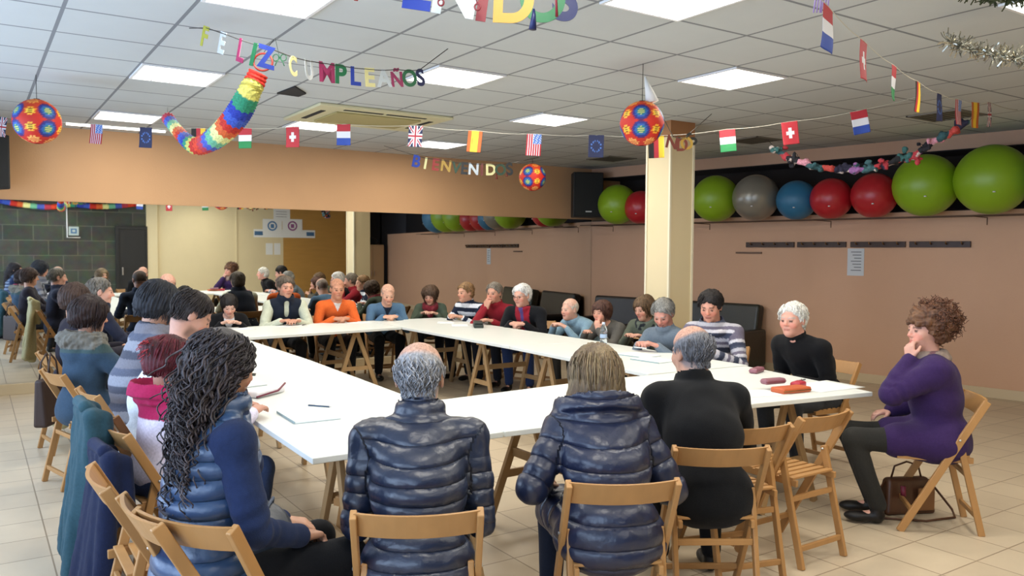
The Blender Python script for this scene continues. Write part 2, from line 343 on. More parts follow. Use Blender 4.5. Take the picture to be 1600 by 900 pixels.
    # ---- upper garment
    b = tp['bulk']; F = Field(lo-.03, hi+.03, max(vox, .0085)); kk = .045
    F.ell(Pv+[0, -.01, .01], ((.165+b*.8)*s, .125+b*.8, .15), None)
    if tp['zhem'] < .46: F.ell(Pv+[0, .0, -.05], ((.18+b)*s, .15+b*.7, .12), None, .05)
    if tp['skirt']:
        for i in (0, 1): F.cone(HJ[i]+[0, .02, .01], HJ[i]+(KN[i]-HJ[i])*tp['skirt'], .095+b*.5, .085+b*.5, .05)
    belly = tp.get('belly', .0)
    F.ell(Md-d1*.02+np.array([0, belly*.4, 0]), ((.142+b)*s+belly*.4, (.108+b)*s+belly, .16*s), M1, kk)
    F.ell(Md+d2*T*.26, ((.155+b)*s, (.105+b)*s, .15*s), M2, kk)
    if fem:
        for sg in (1, -1): F.ell(Md+d2*T*.2+np.array([sg*.07, .085+b*.4, 0]), (.06, .055, .06), M2, .03)
    F.cone(S[0]*.92+S[1]*.08, S[1]*.92+S[0]*.08, (.056+b*.6)*s, (.056+b*.6)*s, .05)
    for sg in (0, 1): F.cone(Nk-d2*.005, S[sg], .055*s, (.055+b*.5)*s, .03)
    if tp['sleeves']:
        for sh, e, w, hd, pn, cu in ar:
            F.cone(sh, e, (.055+b*.6)*s, (.045+b*.5)*s, .03); F.cone(e, w-(w-e)*.04, (.045+b*.5)*s, (.032+b*.4)*s, .015)
            if tp.get('cuff'): F.cone(w-(w-e)*.14, w-(w-e)*.03, .034*s+b*.3, .034*s+b*.3, .004)
    n0 = Nk+d3*.01; nx = np.array([1., 0, 0]); ny = np.cross(d3, nx); cl = tp['collar']
    def ring(c, rx, ry, r, h=0, a0=0, a1=360, k=.01, n=14, out=0):
        pts = [c+nx*rx*math.cos(R(a0+(a1-a0)*t/n))+ny*ry*math.sin(R(a0+(a1-a0)*t/n)) for t in range(n+1)]
        for x, y in zip(pts, pts[1:]):
            F.cone(x, y, r, r, k)
            if h: 
                pass
        if h: F.cone(c, c+d3*h, rx+r*.8, rx+r*.8+out, .015); F.cone(c-d3*.02, c+d3*(h+.10), rx-r*.45, rx-r*.45+out*1.6, .004, True)
    if cl == 'crew': ring(n0, .062*s, .062*s, .012)
    elif cl == 'turtle': F.cone(Nk-d2*.02, Nk+d3*.06, .068*s, .064*s, .02); ring(Nk+d3*.062, .058*s, .06*s, .014)
    elif cl == 'stand': ring(n0, .075*s, .075*s, .015, tp.get('ch', .038), out=.004)
    elif cl == 'polo': ring(n0+d3*.01, .064*s, .066*s, .012, .02, out=.012)
    elif cl == 'wide':
        ring(n0-d2*.015, .12*s, .12*s, .022, .018, out=.05); ring(n0-d2*.015, .17*s, .13*s, .022, out=0)
    elif cl == 'fur':
        for t in range(20):
            a = R(150+240*t/19); c = Nk+nx*.125*math.cos(a)+ny*.12*math.sin(a)+np.array([0, -.03, .02]); F.ell(c, (.050, .050, .048), None, .02)
        F.ell(Nk-d2*.06+[0, -.10, 0], (.12, .07, .09), None, .03)
    elif cl == 'shawl': ring(n0-d2*.01, .078*s, .08*s, .022, .012, out=.012); ring(n0-d2*.035+np.array([0, .02, 0]), .11*s, .10*s, .026)
    if cl not in ('turtle',): F.cone(Nk+d3*.0, Nk+d3*.16, .058*s, .07*s, .008, True)
    zh = tp['zhem']
    F.cut(lambda X, Y, Z: (zh-Z)+0*X+0*Y, .01)
    V, Q = F.mesh(); Nn = normals(V, Q)
    # nearest limb and a running coordinate for bands and folds
    def seg(P, a, bb):
        ab = bb-a; t = np.clip((P-a)@ab/(ab@ab), 0, 1); return np.linalg.norm(P-a-t[:, None]*ab, axis=1), t
    dt = np.minimum(seg(V, Pv, Nk)[0]-.155*s-b*.5, seg(V, Md+np.array([-.08, 0, 0]), Md+np.array([.08, 0, 0]))[0]-.12)
    part = np.zeros(len(V), int); run = V[:, 2].copy(); best = dt.copy()
    for i, (sh, e, w, hd, pn, cu) in enumerate(ar):
        if not tp['sleeves']: break
        o, t1 = seg(V, sh+(e-sh)*.25, e); o2, t2 = seg(V, e, w); dm = np.minimum(o, o2)-.05*s-b*.5
        rn = np.where(o < o2, .07+t1*np.linalg.norm(e-sh)*.75, np.linalg.norm(e-sh)+t2*np.linalg.norm(w-e)); mk = dm < best; part[mk] = i+1; run[mk] = -rn[mk]; best = np.minimum(best, dm)
    amp = .0045+.25*b*.1; k = tp['kind']
    fold = wob(V*[1, 1, .6], 34, 2)*amp*1.2+wob(V, 70, 3)*amp*.45
    if part.any():
        a = part > 0; el_ = np.exp(-((np.abs(run[a])-.27)/.09)**2); fold[a] += .0035*el_*np.sin(run[a]*110+5*wob(V[a], 14, 5))+wob(V[a]*[.7, .7, 1.3], 50, 11)*.003
    rq = None
    if k == 'puffer':
        bs = tp['band'] or .055; rq = (run+.006*wob(V, 16, 4))/bs; ph = np.abs(np.sin(np.pi*(run+.006*wob(V, 16, 4))/bs)); dis = .0095*(ph**.5-.8)+wob(V*[1, 1, 2.2], 55, 6)*.0028+wob(V, 120, 8)*.0012+fold*.7
        cy = np.abs(np.sin(V[:, 0]*60+3*wob(V, 20, 8)))*.0025*(ph < .5); dis += cy
    else: dis = fold
    if cl == 'fur': dis = dis+np.where(((V-Nk)[:, 2] > -.04) & (part == 0), wob(V, 150, 12)*.012+wob(V, 260, 13)*.005, 0)
    V = V+Nn*dis[:, None]
    c0 = np.array(hx(tp['col'])); col = np.tile(c0, (len(V), 1))
    if tp['paint']: col = tp['paint'](V, run, part, col, dict(Nk=Nk, Md=Md, Pv=Pv, d3=d3, s=s))
    nm = tp['name'] or {'puffer': 'puffer_jacket', 'jacket': 'jacket', 'sweater': 'sweater', 'shirt': 'shirt', 'vest': 'vest', 'coat': 'coat'}[k]
    g = npmesh(nm, V, Q, tp['mat'] or (M_PUFF if k == 'puffer' else M_CLOTH), col, root, rq)
    if tp.get('plabel'): g['label'] = tp['plabel']
    # ---- sleeveless vest over the shirt
    if extra and 'vest' in extra:
        ve = extra['vest']; F = Field(lo, hi, max(vox, .0085)); bb = b+.022
        F.ell(Pv, ((.165+bb)*s, .125+bb, .15), None); F.ell(Md-d1*.02, ((.142+bb)*s, (.108+bb)*s, .16*s), M1, kk); F.ell(Md+d2*T*.26, ((.15+bb)*s, (.105+bb)*s, .15*s), M2, kk)
        for sg in (0, 1): F.cone(Nk-d2*.005, S[sg]*.72+Nk*.28, .058*s+.012, .06*s+.014, .03)
        ring(n0, .078*s, .08*s, .016, .04, out=.006)
        F.cone(Nk, Nk+d3*.16, .06*s, .075*s, .008, True)
        if ve.get('open', True): F.cone(Nk+np.array([0, .10, -.02]), Pv+np.array([0, .2, 0]), .035, .02, .02, True)
        F.cut(lambda X, Y, Z: (.47-Z)+0*X+0*Y, .01)
        V, Q = F.mesh(); Nn = normals(V, Q)
        rq = (V[:, 2]+.006*wob(V, 16, 4))/.062
        if ve.get('puff'): V = V+Nn*(.011*(np.abs(np.sin(np.pi*rq))**.5-.75)+.003*wob(V, 60, 2))[:, None]
        c1 = np.tile(np.array(hx(ve['col'])), (len(V), 1))
        npmesh('vest', V, Q, M_PUFF if ve.get('puff') else M_CLOTH, c1, root, rq)['label'] = ve['label']
    # ---- scarf
    if extra and 'scarf' in extra:
        sc_ = extra['scarf']; F = Field(Nk-.3, Nk+.3, .009); ring(n0+d3*.015, .078*s, .085*s, .030); ring(n0-d2*.01, .09*s, .095*s, .028); F.ell(n0+ny*.09-d3*.05, (.05, .035, .07), None, .03)
        F.cone(hp_(0, -.018, -.055), Nk, .045, .045, .01, True)
        V, Q = F.mesh(); V = V+normals(V, Q)*(wob(V, 80, 4)*.006)[:, None]; w = (wob(V, 45, 9) > 0)[:, None]
        npmesh('scarf', V, Q, M_CLOTH, np.where(w, np.array(hx(sc_[0])), np.array(hx(sc_[1]))), root)
    # ---- trousers and shoes
    F = Field([-.5, -.3, 0], [.5, .8, .75], max(vox, .0105))
    F.ell(Pv+[0, -.01, -.02], (.172*s, .13, .12))
    for i in (0, 1):
        F.cone(HJ[i], KN[i], .086, .066, .04); F.cone(KN[i], AN[i]+[0, 0, .02], .064, .05, .012)
    F.cut(lambda X, Y, Z: (.075-Z)+0*X+0*Y, .01)
    V, Q = F.mesh(); V = V+normals(V, Q)*(wob(V, 45, 5)*.005)[:, None]
    npmesh('trousers', V, Q, M_CLOTH, np.tile(np.array(hx(legs)), (len(V), 1)), root)
    for i in (0, 1):
        a = AN[i]; F = Field(a-[.12, .16, .12], a+[.12, .26, .1], .007)
        F.ell(a+[0, .0, -.045], (.036, .045, .045)); F.ell(a+[0, .10, -.055], (.043, .085, .032), None, .03); F.cone(a, a+[0, 0, .0], .036, .036, .02)
        F.cut(lambda X, Y, Z: (.003-Z)+0*X+0*Y, .002); F.cut(lambda X, Y, Z: (Z-.105)+0*X+0*Y, .002)
        V, Q = F.mesh(); c = np.tile(np.array(hx(shoes)), (len(V), 1)); c[V[:, 2] < .018] *= .4
        npmesh('shoe', V, Q, M_LEATH, c, root)
    if extra and 'glasses' in extra:
        g = MB()
        for sg in (1, -1):
            g.tube([hp_(sg*.031+.021*math.cos(t), .110, .004+.015*math.sin(t)) for t in np.linspace(0, 6.283, 15)], .0016, 5, False)
            g.tube([hp_(sg*.052, .108, .008), hp_(sg*.079, .07, .010), hp_(sg*.085, -.005, .004)], .0016, 5)
        g.tube([hp_(-.010, .111, .008), hp_(.010, .111, .008)], .0016, 5); g.build('glasses', mat('black_plastic', (.02, .02, .022), .4), root)
    return root, dict(H=H, Hc=Hc, Nk=Nk, hp=hp_, ar=ar)
def hair_mesh(root, st, c, H, Hc, s, Nk, d2, vox, opt):
    c = np.array(c); hpt = lambda *q: Hc+H@(np.array(q, float)*s)
    F = Field(Hc-.34*s, Hc+.28*s, min(vox, .0075)); e_ = lambda cc, r, k=.02, sub=False: F.ell(hpt(*cc), np.array(r)*s, H, k, sub)
    def hq(X, Y, Z):
        X = X-Hc[0]; Y = Y-Hc[1]; Z = Z-Hc[2]; return [(X*H[0, i]+Y*H[1, i]+Z*H[2, i])/s for i in range(3)]
    line = dict(short=([-.12, -.07, -.03, 0, .022, .04, .07, .09], [-.085, -.082, -.065, -.035, -.01, .035, .062, .068]),
                white=([-.12, -.07, -.03, .0, .025, .045, .07, .09], [-.095, -.09, -.07, -.035, -.01, .035, .062, .066]),
                fringe=([-.12, -.06, -.02, .02, .05, .08, .1], [-.090, -.085, -.06, -.02, .03, .045, .045]),
                long=([-.12, -.06, -.02, .02, .05, .08, .1], [-.17, -.17, -.14, -.06, .03, .062, .064]))
    key = {'short': 'short', 'thin': 'short', 'ring': 'short', 'part': 'white', 'white': 'white', 'bob': 'long', 'shag': 'fringe', 'long': 'long', 'bun': 'fringe', 'curlylong': 'long', 'afro': 'fringe', 'updo': 'fringe', 'bowl': 'fringe'}[st]
    t = {'short': .012, 'thin': .006, 'ring': .0065, 'part': .013, 'white': .013, 'bob': .030, 'shag': .028, 'long': .018, 'bun': .014, 'curlylong': .010, 'afro': .03, 'updo': .018, 'bowl': .017}[st]
    if st == 'short' and opt: t = .014
    e_((0, -.016, .030), (.077+t, .094+t, .089+t))
    if key in ('white', 'fringe', 'long'): e_((0, -.05, -.02), (.068+t, .062+t, .075), .03)
    if st in ('bob', 'long'):
        e_((0, -.045, -.06), (.085+t*.7, .07, .12), .04)
        if st == 'long':
            for sg in (1, -1): F.cone(hpt(sg*.075, -.01, -.02), hpt(sg*.095, .02, -.20), .030*s, .024*s, .03)
            e_((0, -.07, -.12), (.095, .045, .14), .04)
    if st in ('shag', 'bowl'): e_((0, -.02, .035), (.092+t*.5, .10+t*.3, .08+t*.5), .03)
    if st == 'afro': e_((.0, -.075, .065), (.115, .125, .105), .04); e_((0, -.02, .09), (.085, .085, .06), .03)
    if st == 'updo': e_((.0, -.105, .045), (.06, .05, .055), .02)
    if st == 'bun': e_((0, -.11, .03), (.04, .035, .04), .01)
    if st == 'curlylong': e_((0, -.045, -.04), (.074, .045, .085), .04); F.cone(hpt(0, -.08, -.09), np.array([opt_x, Nk[1]-.13, Nk[2]-.20]), .042*s, .036*s, .03)
    if key in ('short', 'white'):
        for sg in (1, -1): e_((sg*.088, -.006, -.008), (.030, .023, .036), .012, True)
    if st == 'bob':
        for a_ in np.linspace(-2.0, 2.0, 9): F.cone(hpt(.085*math.sin(a_), -.02-.085*math.cos(a_), -.02), hpt(.112*math.sin(a_), -.018-.112*math.cos(a_), -.150), .027*s, .034*s, .02)
    xs, zs = line[key]; part_ = st == 'part'
    def f(X, Y, Z):
        x, y, z = hq(X, Y, Z); lim = np.interp(np.broadcast_to(y, x.shape) if x.shape != y.shape else y, xs, zs)
        if part_: lim = lim
        d = (lim-z)*.75+.004*np.sin(x*170)+.003*np.sin(x*61+2)
        if st in ('bob', 'long', 'curlylong'): d = np.where((np.abs(x) > .055) & (y < .045), -.05, d)
        return d
    F.cut(f, .018 if st in ('ring', 'thin', 'short', 'white', 'part') else .010)
    if False:
        F.cut(lambda X, Y, Z: (lambda q: np.where(q[1] < .2, (q[2]-np.interp(q[1], [-.12, -.07, 0, .06], [.075, .062, .045, .02])), 1))(hq(X, Y, Z)), .012)
    if st == 'bob' : F.cut(lambda X, Y, Z: (lambda q: -.180-q[2]+.012*np.sin(q[0]*90))(hq(X, Y, Z)), .01)
    V, Q = F.mesh()
    if len(V) == 0: return
    q = (V-Hc)@H/s; Nn = normals(V, Q)
    az = np.arctan2(q[:, 0], -q[:, 1]-.0)
    am = {'thin': .001, 'ring': .0015, 'short': .0045, 'white': .005, 'part': .005, 'bob': .005, 'shag': .008, 'long': .004, 'bun': .003, 'curlylong': .012, 'afro': .016, 'updo': .005, 'bowl': .007}[st]
    if st == 'curlylong': d = wob(V, 45, 3)*.006+wob(V, 160, 4)*.003
    elif st == 'afro': d = wob(V, 90, 3)*am+wob(V, 200, 4)*am*.6
    else: d = am*(np.sin(az*38+5*wob(V, 18, 2))*.6+wob(V, 110, 3)*.8)
    if st in ('short', 'white', 'shag', 'bowl'): d = d+wob(V, 32, 14)*.008
    if opt == 'curly': d = d+wob(V, 75, 15)*.011+.004; opt = None
    V = V+Nn*d[:, None]
    tone = 1+.25*wob(V, 40, 16)+.25*np.sin(az*55+3*wob(V, 15, 3))*(0 if st == 'thin' else 1); col = c[None]*tone[:, None]
    if st == 'ring':
        cr = np.interp(q[:, 1], [-.12, -.07, -.02, .03], [.098, .080, .055, .03]); w = np.clip((q[:, 2]-cr)/.022+.35*wob(V, 60, 8), 0, 1)[:, None]*.88
        col = col*(1-w)+np.array(opt or hx('#c79a84'))*w
    if opt is not None and isinstance(opt, tuple) and st != 'ring':   # second colour streaks
        c2 = np.array(hx(opt[0])); w = np.clip(.5+.9*wob(V*[1, 1, .3], 60, 7), 0, 1)[:, None]*opt[1]; col = col*(1-w)+c2*w
    Vs, Qs, Cs = [V], [Q], [col]; n0 = len(V)
    def addt(P, r0, r1, cc, n=5):
        nonlocal n0
        v, f = tubes(P, r0, r1, n); Vs.append(v); Qs.append(f+n0); n0 += len(v); k = len(v)//len(P); Cs.append(np.repeat(cc, k, 0))
    if st in ('bob', 'updo', 'white', 'shag', 'long', 'short', 'ring', 'bowl', 'bun', 'curlylong') and not (st == 'ring' and vox > .0079):
        m = (620 if st in ('short', 'white', 'ring') else 460) if vox < .0079 else 300; P = []; shrt = st in ('short', 'white', 'ring')
        for i in range(m):
            a = rng.uniform(-2.5, 2.5); z0 = rng.uniform(.02, .115); pts = []
            if shrt:
                yy = -.016-math.cos(a)*.096; zh_ = float(np.interp(yy, xs, zs))+.012; z0 = rng.uniform(zh_+.005, .112); 
                if st == 'ring' and z0 > float(np.interp(yy, [-.12, -.07, -.02, .03], [.09, .075, .05, .02])): continue
                if abs(a) > 1.2 and abs(a) < 1.9 and z0 < .03: continue
            zl = max(zh_, z0-rng.uniform(.02, .045)) if shrt else {'bob': rng.uniform(-.195, -.14)}.get(st, rng.uniform(-.09, -.04)) if st != 'shag' else rng.uniform(-.10, .0)
            for j in np.linspace(0, 1, 22 if st == 'curlylong' else 9):
                z = z0+(zl-z0)*j; rr = math.sqrt(max(0, 1-((min(max(z, -.04), .118)-.03)/(.091+t))**2)); rr = max(rr, .35)
                fl = (1.04+.04*math.sin(i*3.1)) if shrt else 1+.05*math.sin(i*3.1)+(.42*j*j if st == 'bob' else 0)
                pts.append((math.sin(a+.12*math.sin(i+3*j))*(.079+t)*rr*fl, -.016-math.cos(a)*(.096+t)*rr*fl, z))
            P.append(pts)
        P = np.array(P)
        if st == 'curlylong':
            jj = np.linspace(0, 1, P.shape[1])[None, :]; ph = rng.uniform(0, 6.28, (len(P), 1)); P[:, :, 0] += .007*np.sin(ph+jj*15); P[:, :, 1] += .007*np.cos(ph+jj*15)-.004; P[:, :, 2] += .004*np.sin(ph*2+jj*11)
        P = Hc+P*s@H.T; m = len(P); cc = c[None]*rng.uniform(.55, 1.5, (m, 1))
        if opt is not None and isinstance(opt, tuple) and st != 'ring': w = rng.random((m, 1))*opt[1]*1.2; cc = cc*(1-w)+np.array(hx(opt[0]))*w
        addt(P, .0030 if shrt else .0034, .0014 if shrt else .0016, cc)
    if st == 'curlylong':
        m = 560; P = []; back = np.array([0, -1, 0.])
        for i in range(m):
            a = rng.uniform(-1.9, 1.9); zz = rng.uniform(-.10, .09); st0 = hpt(math.sin(a)*.096, -.022-math.cos(a)*.112*(1 if zz < .04 else .8), zz); ln = rng.uniform(.12, .46)*(1 if abs(a) < 1.5 else .6)
            end = np.array([rng.normal(0, .045)+opt_x, Nk[1]-.15+rng.normal(0, .02), st0[2]-ln]); ph = rng.uniform(0, 6.28); rc = rng.uniform(.006, .014); tw = rng.uniform(5, 9); pts = []
            for j in np.linspace(0, 1, 30):
                base = st0*(1-j**.8)+np.array([end[0], end[1], end[2]])*(j**.8); base[2] = st0[2]-ln*j
                sw = rc*(.4+.9*j); pts.append(base+np.array([sw*math.cos(ph+tw*j*6.28*ln*2.2), sw*math.sin(ph+tw*j*6.28*ln*2.2), 0]))
            P.append(pts)
        addt(np.array(P), .0046, .0022, c[None]*rng.uniform(.6, 2.6, (m, 1)))
    if st == 'afro':
        m = 520; P = []
        for i in range(m):
            d = nrm(rng.normal(size=3)+np.array([0, -.35, .35])); 
            if d[1] > .45: d[1] *= -1
            st0 = np.array([d[0]*.115, -.055+d[1]*.125, .055+d[2]*.105]); rc = rng.uniform(.006, .012); ph = rng.uniform(0, 6.28); ln = rng.uniform(.03, .07); ax = nrm(d+rng.normal(size=3)*.7); a1 = nrm(np.cross(ax, [.2, .3, 1])); a2 = np.cross(ax, a1)
            P.append([st0*.93+ax*ln*j+(a1*math.cos(ph+j*11)+a2*math.sin(ph+j*11))*rc for j in np.linspace(0, 1, 18)])
        P = Hc+np.array(P)*s@H.T; addt(P, .0034, .0018, c[None]*rng.uniform(.55, 1.9, (m, 1)))
    if st == 'updo':
        m = 60; P = []
        for i in range(m):
            d = nrm(rng.normal(size=3)+np.array([0, -.5, .5])); st0 = np.array([0, -.10, .045])+d*.045; P.append([st0+d*.022*j+np.array([.012*math.sin(i+5*j), -.006*j, -.02*j*j]) for j in np.linspace(0, 1, 8)])
        P = Hc+np.array(P)*s@H.T; cc = np.tile(np.array(hx('#a03038')), (m, 1))*rng.uniform(.5, 1.3, (m, 1)); addt(P, .0035, .0015, cc)
    npmesh('hair', np.concatenate(Vs), np.concatenate(Qs), M_CURL if st in ('afro', 'curlylong') else M_HAIR, np.concatenate(Cs), root)
opt_x = 0.0
# ---------------------------------------------------------------- room shell
VB, ZC, VF, UL = 10.4, 2.957, -1.6, -1.3        # mirror wall, ceiling, wall behind the camera, window wall
def ur(v): return 8.5+.165*(10.4-v)              # the right wall runs slightly askew
M_WALL = mat('peach_plaster', hx('#c59a70'), .75, noise=.05, nscale=2.5, bump=.12, bscale=60)
M_WALLR = mat('pink_beige_plaster', hx('#cda487'), .75, noise=.05, nscale=1.5, bump=.12, bscale=60)
M_CREAM = mat('cream_plaster', hx('#d9cba4'), .7, noise=.04, nscale=4, bump=.1, bscale=60)
M_PILR = mat('pillar_cream', hx('#dccaa2'), .6, noise=.03, nscale=3)
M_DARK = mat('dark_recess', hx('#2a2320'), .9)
def tile_mat(name, cell, off, c0, c1, line, wd, rough, rot=0, vary=.06, lw=None, bump=.3, spec=.5):
    m = bpy.data.materials.new(name); m.use_nodes = True; nt = m.node_tree; b = nt.nodes['Principled BSDF']; L = nt.links.new
    tc = nt.nodes.new('ShaderNodeTexCoord'); mp = nt.nodes.new('ShaderNodeMapping'); mp.vector_type = 'POINT'
    mp.inputs['Location'].default_value = (-off[0]/cell, -off[1]/cell, 0); mp.inputs['Scale'].default_value = (1/cell,)*3; L(tc.outputs['Object'], mp.inputs[0])
    sx = nt.nodes.new('ShaderNodeSeparateXYZ'); L(mp.outputs[0], sx.inputs[0]); ms = []
    def M(op, a, b2=None, c=None):
        n = nt.nodes.new('ShaderNodeMath'); n.operation = op
        for i, x in enumerate((a, b2, c)):
            if x is None: continue
            if isinstance(x, (int, float)): n.inputs[i].default_value = x
            else: L(x, n.inputs[i])
        return n.outputs[0]
    for ax in (0, 1):
        fr = M('FRACT', sx.outputs[ax]); a = M('ABSOLUTE', M('SUBTRACT', fr, .5)); ms.append(M('GREATER_THAN', a, .5-wd/cell/2))
    ln = M('MAXIMUM', ms[0], ms[1])
    fl = nt.nodes.new('ShaderNodeVectorMath'); fl.operation = 'FLOOR'; L(mp.outputs[0], fl.inputs[0])
    wn = nt.nodes.new('ShaderNodeTexWhiteNoise'); wn.noise_dimensions = '3D'
    sxy = nt.nodes.new('ShaderNodeVectorMath'); sxy.operation = 'MULTIPLY'; L(fl.outputs[0], sxy.inputs[0]); sxy.inputs[1].default_value = (1, 1, 0); L(sxy.outputs[0], wn.inputs[0])
    nz = nt.nodes.new('ShaderNodeTexNoise'); nz.inputs['Scale'].default_value = 6; nz.inputs['Detail'].default_value = 5; L(tc.outputs['Object'], nz.inputs['Vector'])
    f = M('ADD', M('MULTIPLY', wn.outputs[0], .45), M('MULTIPLY', nz.outputs[0], .55))
    mx = nt.nodes.new('ShaderNodeMix'); mx.data_type = 'RGBA'; mx.inputs[6].default_value = (*c0, 1); mx.inputs[7].default_value = (*c1, 1); L(f, mx.inputs[0])
    m2 = nt.nodes.new('ShaderNodeMix'); m2.data_type = 'RGBA'; L(ln, m2.inputs[0]); L(mx.outputs[2], m2.inputs[6]); m2.inputs[7].default_value = (*line, 1)
    L(m2.outputs[2], b.inputs['Base Color']); b.inputs['Roughness'].default_value = rough; b.inputs['Specular IOR Level'].default_value = spec
    bp = nt.nodes.new('ShaderNodeBump'); bp.inputs['Strength'].default_value = bump; bp.inputs['Distance'].default_value = .003; bp.invert = True; L(ln, bp.inputs['Height']); L(bp.outputs[0], b.inputs['Normal'])
    MT[name] = m; return m
M_FLOOR = tile_mat('floor_tiles', .335, (1.66, 2.12), hx('#b7a68e'), hx('#c9b99f'), hx('#8f7e68'), .008, .38)
M_CEIL = tile_mat('ceiling_tiles', .6, (.459, 4.664), hx('#c0c4c3'), hx('#c8cccb'), hx('#86898c'), .022, .85, bump=.5, spec=.2)
def struct(mb, name, mats, **k): return tag(mb.build(name, mats, **k), kind='structure')
UR0, UR1 = ur(VF-.6), ur(VB)
mb = MB(); mb.prism([(UL-.2, VF-.2), (UR0+.5, VF-.2), (ur(VB)+.9, VB+.2), (UL-.2, VB+.2)], -.1, 0); struct(mb, 'floor', M_FLOOR)
mb = MB(); mb.prism([(UL-.2, VF-.2), (UR0+.9, VF-.2), (ur(VB)+.9, VB+.2), (UL-.2, VB+.2)], ZC, ZC+.1); struct(mb, 'ceiling', M_CEIL)
mb = MB(); mb.box(UL-.2, UR1+.9, VB+.01, VB+.2, 0, ZC); struct(mb, 'wall_back', M_WALL)
# right wall: lower part, lintel, reveal of the dark recess that holds the balls
Z0R, Z1R = 2.10, 2.80
def strip(v0, v1, d0, d1): return [(ur(v0)+d0, v0), (ur(v0)+d1, v0), (ur(v1)+d1, v1), (ur(v1)+d0, v1)]
mb = MB(); mb.prism(strip(VF-.2, VB+.01, 0, .75), 0, Z0R); struct(mb, 'wall_right', M_WALLR)
mb = MB(); mb.prism(strip(VF-.2, VB+.01, 0, .75), Z1R, ZC); struct(mb, 'wall_right_lintel', M_WALLR)
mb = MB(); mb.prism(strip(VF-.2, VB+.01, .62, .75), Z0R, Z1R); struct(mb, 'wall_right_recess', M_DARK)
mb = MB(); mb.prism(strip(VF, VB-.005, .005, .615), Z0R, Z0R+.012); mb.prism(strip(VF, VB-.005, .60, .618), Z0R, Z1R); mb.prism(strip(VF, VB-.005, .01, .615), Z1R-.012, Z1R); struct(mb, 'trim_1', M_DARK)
mb = MB(); mb.prism(strip(VF, VB-.02, -.015, 0), 0, .11); struct(mb, 'baseboard_right', mat('beige_skirting', hx('#cbb898'), .5), bevel=.003)
# wall behind the camera: stone part, cream part, ochre boarding (all seen in the mirror)
def stone_mat():
    m = bpy.data.materials.new('stone_blocks'); m.use_nodes = True; nt = m.node_tree; b = nt.nodes['Principled BSDF']; L = nt.links.new
    tc = nt.nodes.new('ShaderNodeTexCoord'); sp = nt.nodes.new('ShaderNodeSeparateXYZ'); cb = nt.nodes.new('ShaderNodeCombineXYZ'); L(tc.outputs['Object'], sp.inputs[0]); L(sp.outputs[0], cb.inputs[0]); L(sp.outputs[2], cb.inputs[1])
    br = nt.nodes.new('ShaderNodeTexBrick'); L(cb.outputs[0], br.inputs['Vector']); br.inputs['Color1'].default_value = (*hx('#55584c'), 1); br.inputs['Color2'].default_value = (*hx('#3c4238'), 1)
    br.inputs['Mortar'].default_value = (*hx('#6a6b5c'), 1); br.inputs['Scale'].default_value = 1; br.inputs['Mortar Size'].default_value = .012; br.inputs['Brick Width'].default_value = .62; br.inputs['Row Height'].default_value = .36
    nz = nt.nodes.new('ShaderNodeTexNoise'); nz.inputs['Scale'].default_value = 5; nz.inputs['Detail'].default_value = 6; L(tc.outputs['Object'], nz.inputs['Vector'])
    mx = nt.nodes.new('ShaderNodeMix'); mx.data_type = 'RGBA'; mx.blend_type = 'MULTIPLY'; mx.inputs[0].default_value = .75; L(br.outputs['Color'], mx.inputs[6]); L(nz.outputs['Color'], mx.inputs[7])
    L(mx.outputs[2], b.inputs['Base Color']); b.inputs['Roughness'].default_value = .8; return m
mb = MB(); mb.box(UL-.2, 3.72, VF-.2, VF, 0, ZC); struct(mb, 'wall_front', stone_mat())
mb = MB(); mb.box(3.72, 7.25, VF-.2, VF, 0, ZC); mb.box(3.72, 3.98, VF, VF+.06, 0, ZC); mb.box(5.95, 5.99, VF, VF+.02, 0, ZC); struct(mb, 'wall_front_plaster', M_CREAM)
mb = MB(); mb.box(7.25, 9.6, VF-.2, VF, 0, ZC); struct(mb, 'wall_front_boarding', mat('ochre_boarding', hx('#b98d47'), .55, noise=.12, nscale=2, stretch=(1, 1, 8)))
mb = MB(); mb.box(9.6, 10.5, VF-.75, VF-.6, 0, ZC); mb.box(9.45, 9.6, VF-.7, VF, 0, ZC); mb.box(10.45, 12.0, VF-.75, VF-.6, 0, ZC); struct(mb, 'wall_front_alcove', M_DARK)
mb = MB(); mb.prism([(9.5, VF-.7), (12, VF-.7), (12, VF-.1), (9.5, VF-.1)], -.1, 0); mb.prism([(9.5, VF-.7), (12, VF-.7), (12, VF-.1), (9.5, VF-.1)], ZC, ZC+.1); struct(mb, 'floor_alcove', M_DARK)
# door beside the stone wall
dr = empty('door_1', (3.5, VF+.02, 0)); tag(dr, kind='structure')
mb = MB(); mb.box(-.42, .2, 0, .03, 0, 2.1); mb.box(-.5, -.42, 0, .05, 0, 2.18); mb.box(.2, .24, 0, .05, 0, 2.18); mb.box(-.42, .2, 0, .05, 2.1, 2.18); mb.build('door_panel', mat('dark_door', hx('#17181a'), .5), dr, bevel=.004)
mb = MB(); mb.box(-.36, -.33, .03, .07, .95, 1.15); mb.build('door_handle', mat('steel', (.6, .6, .6), .3, 1), dr)
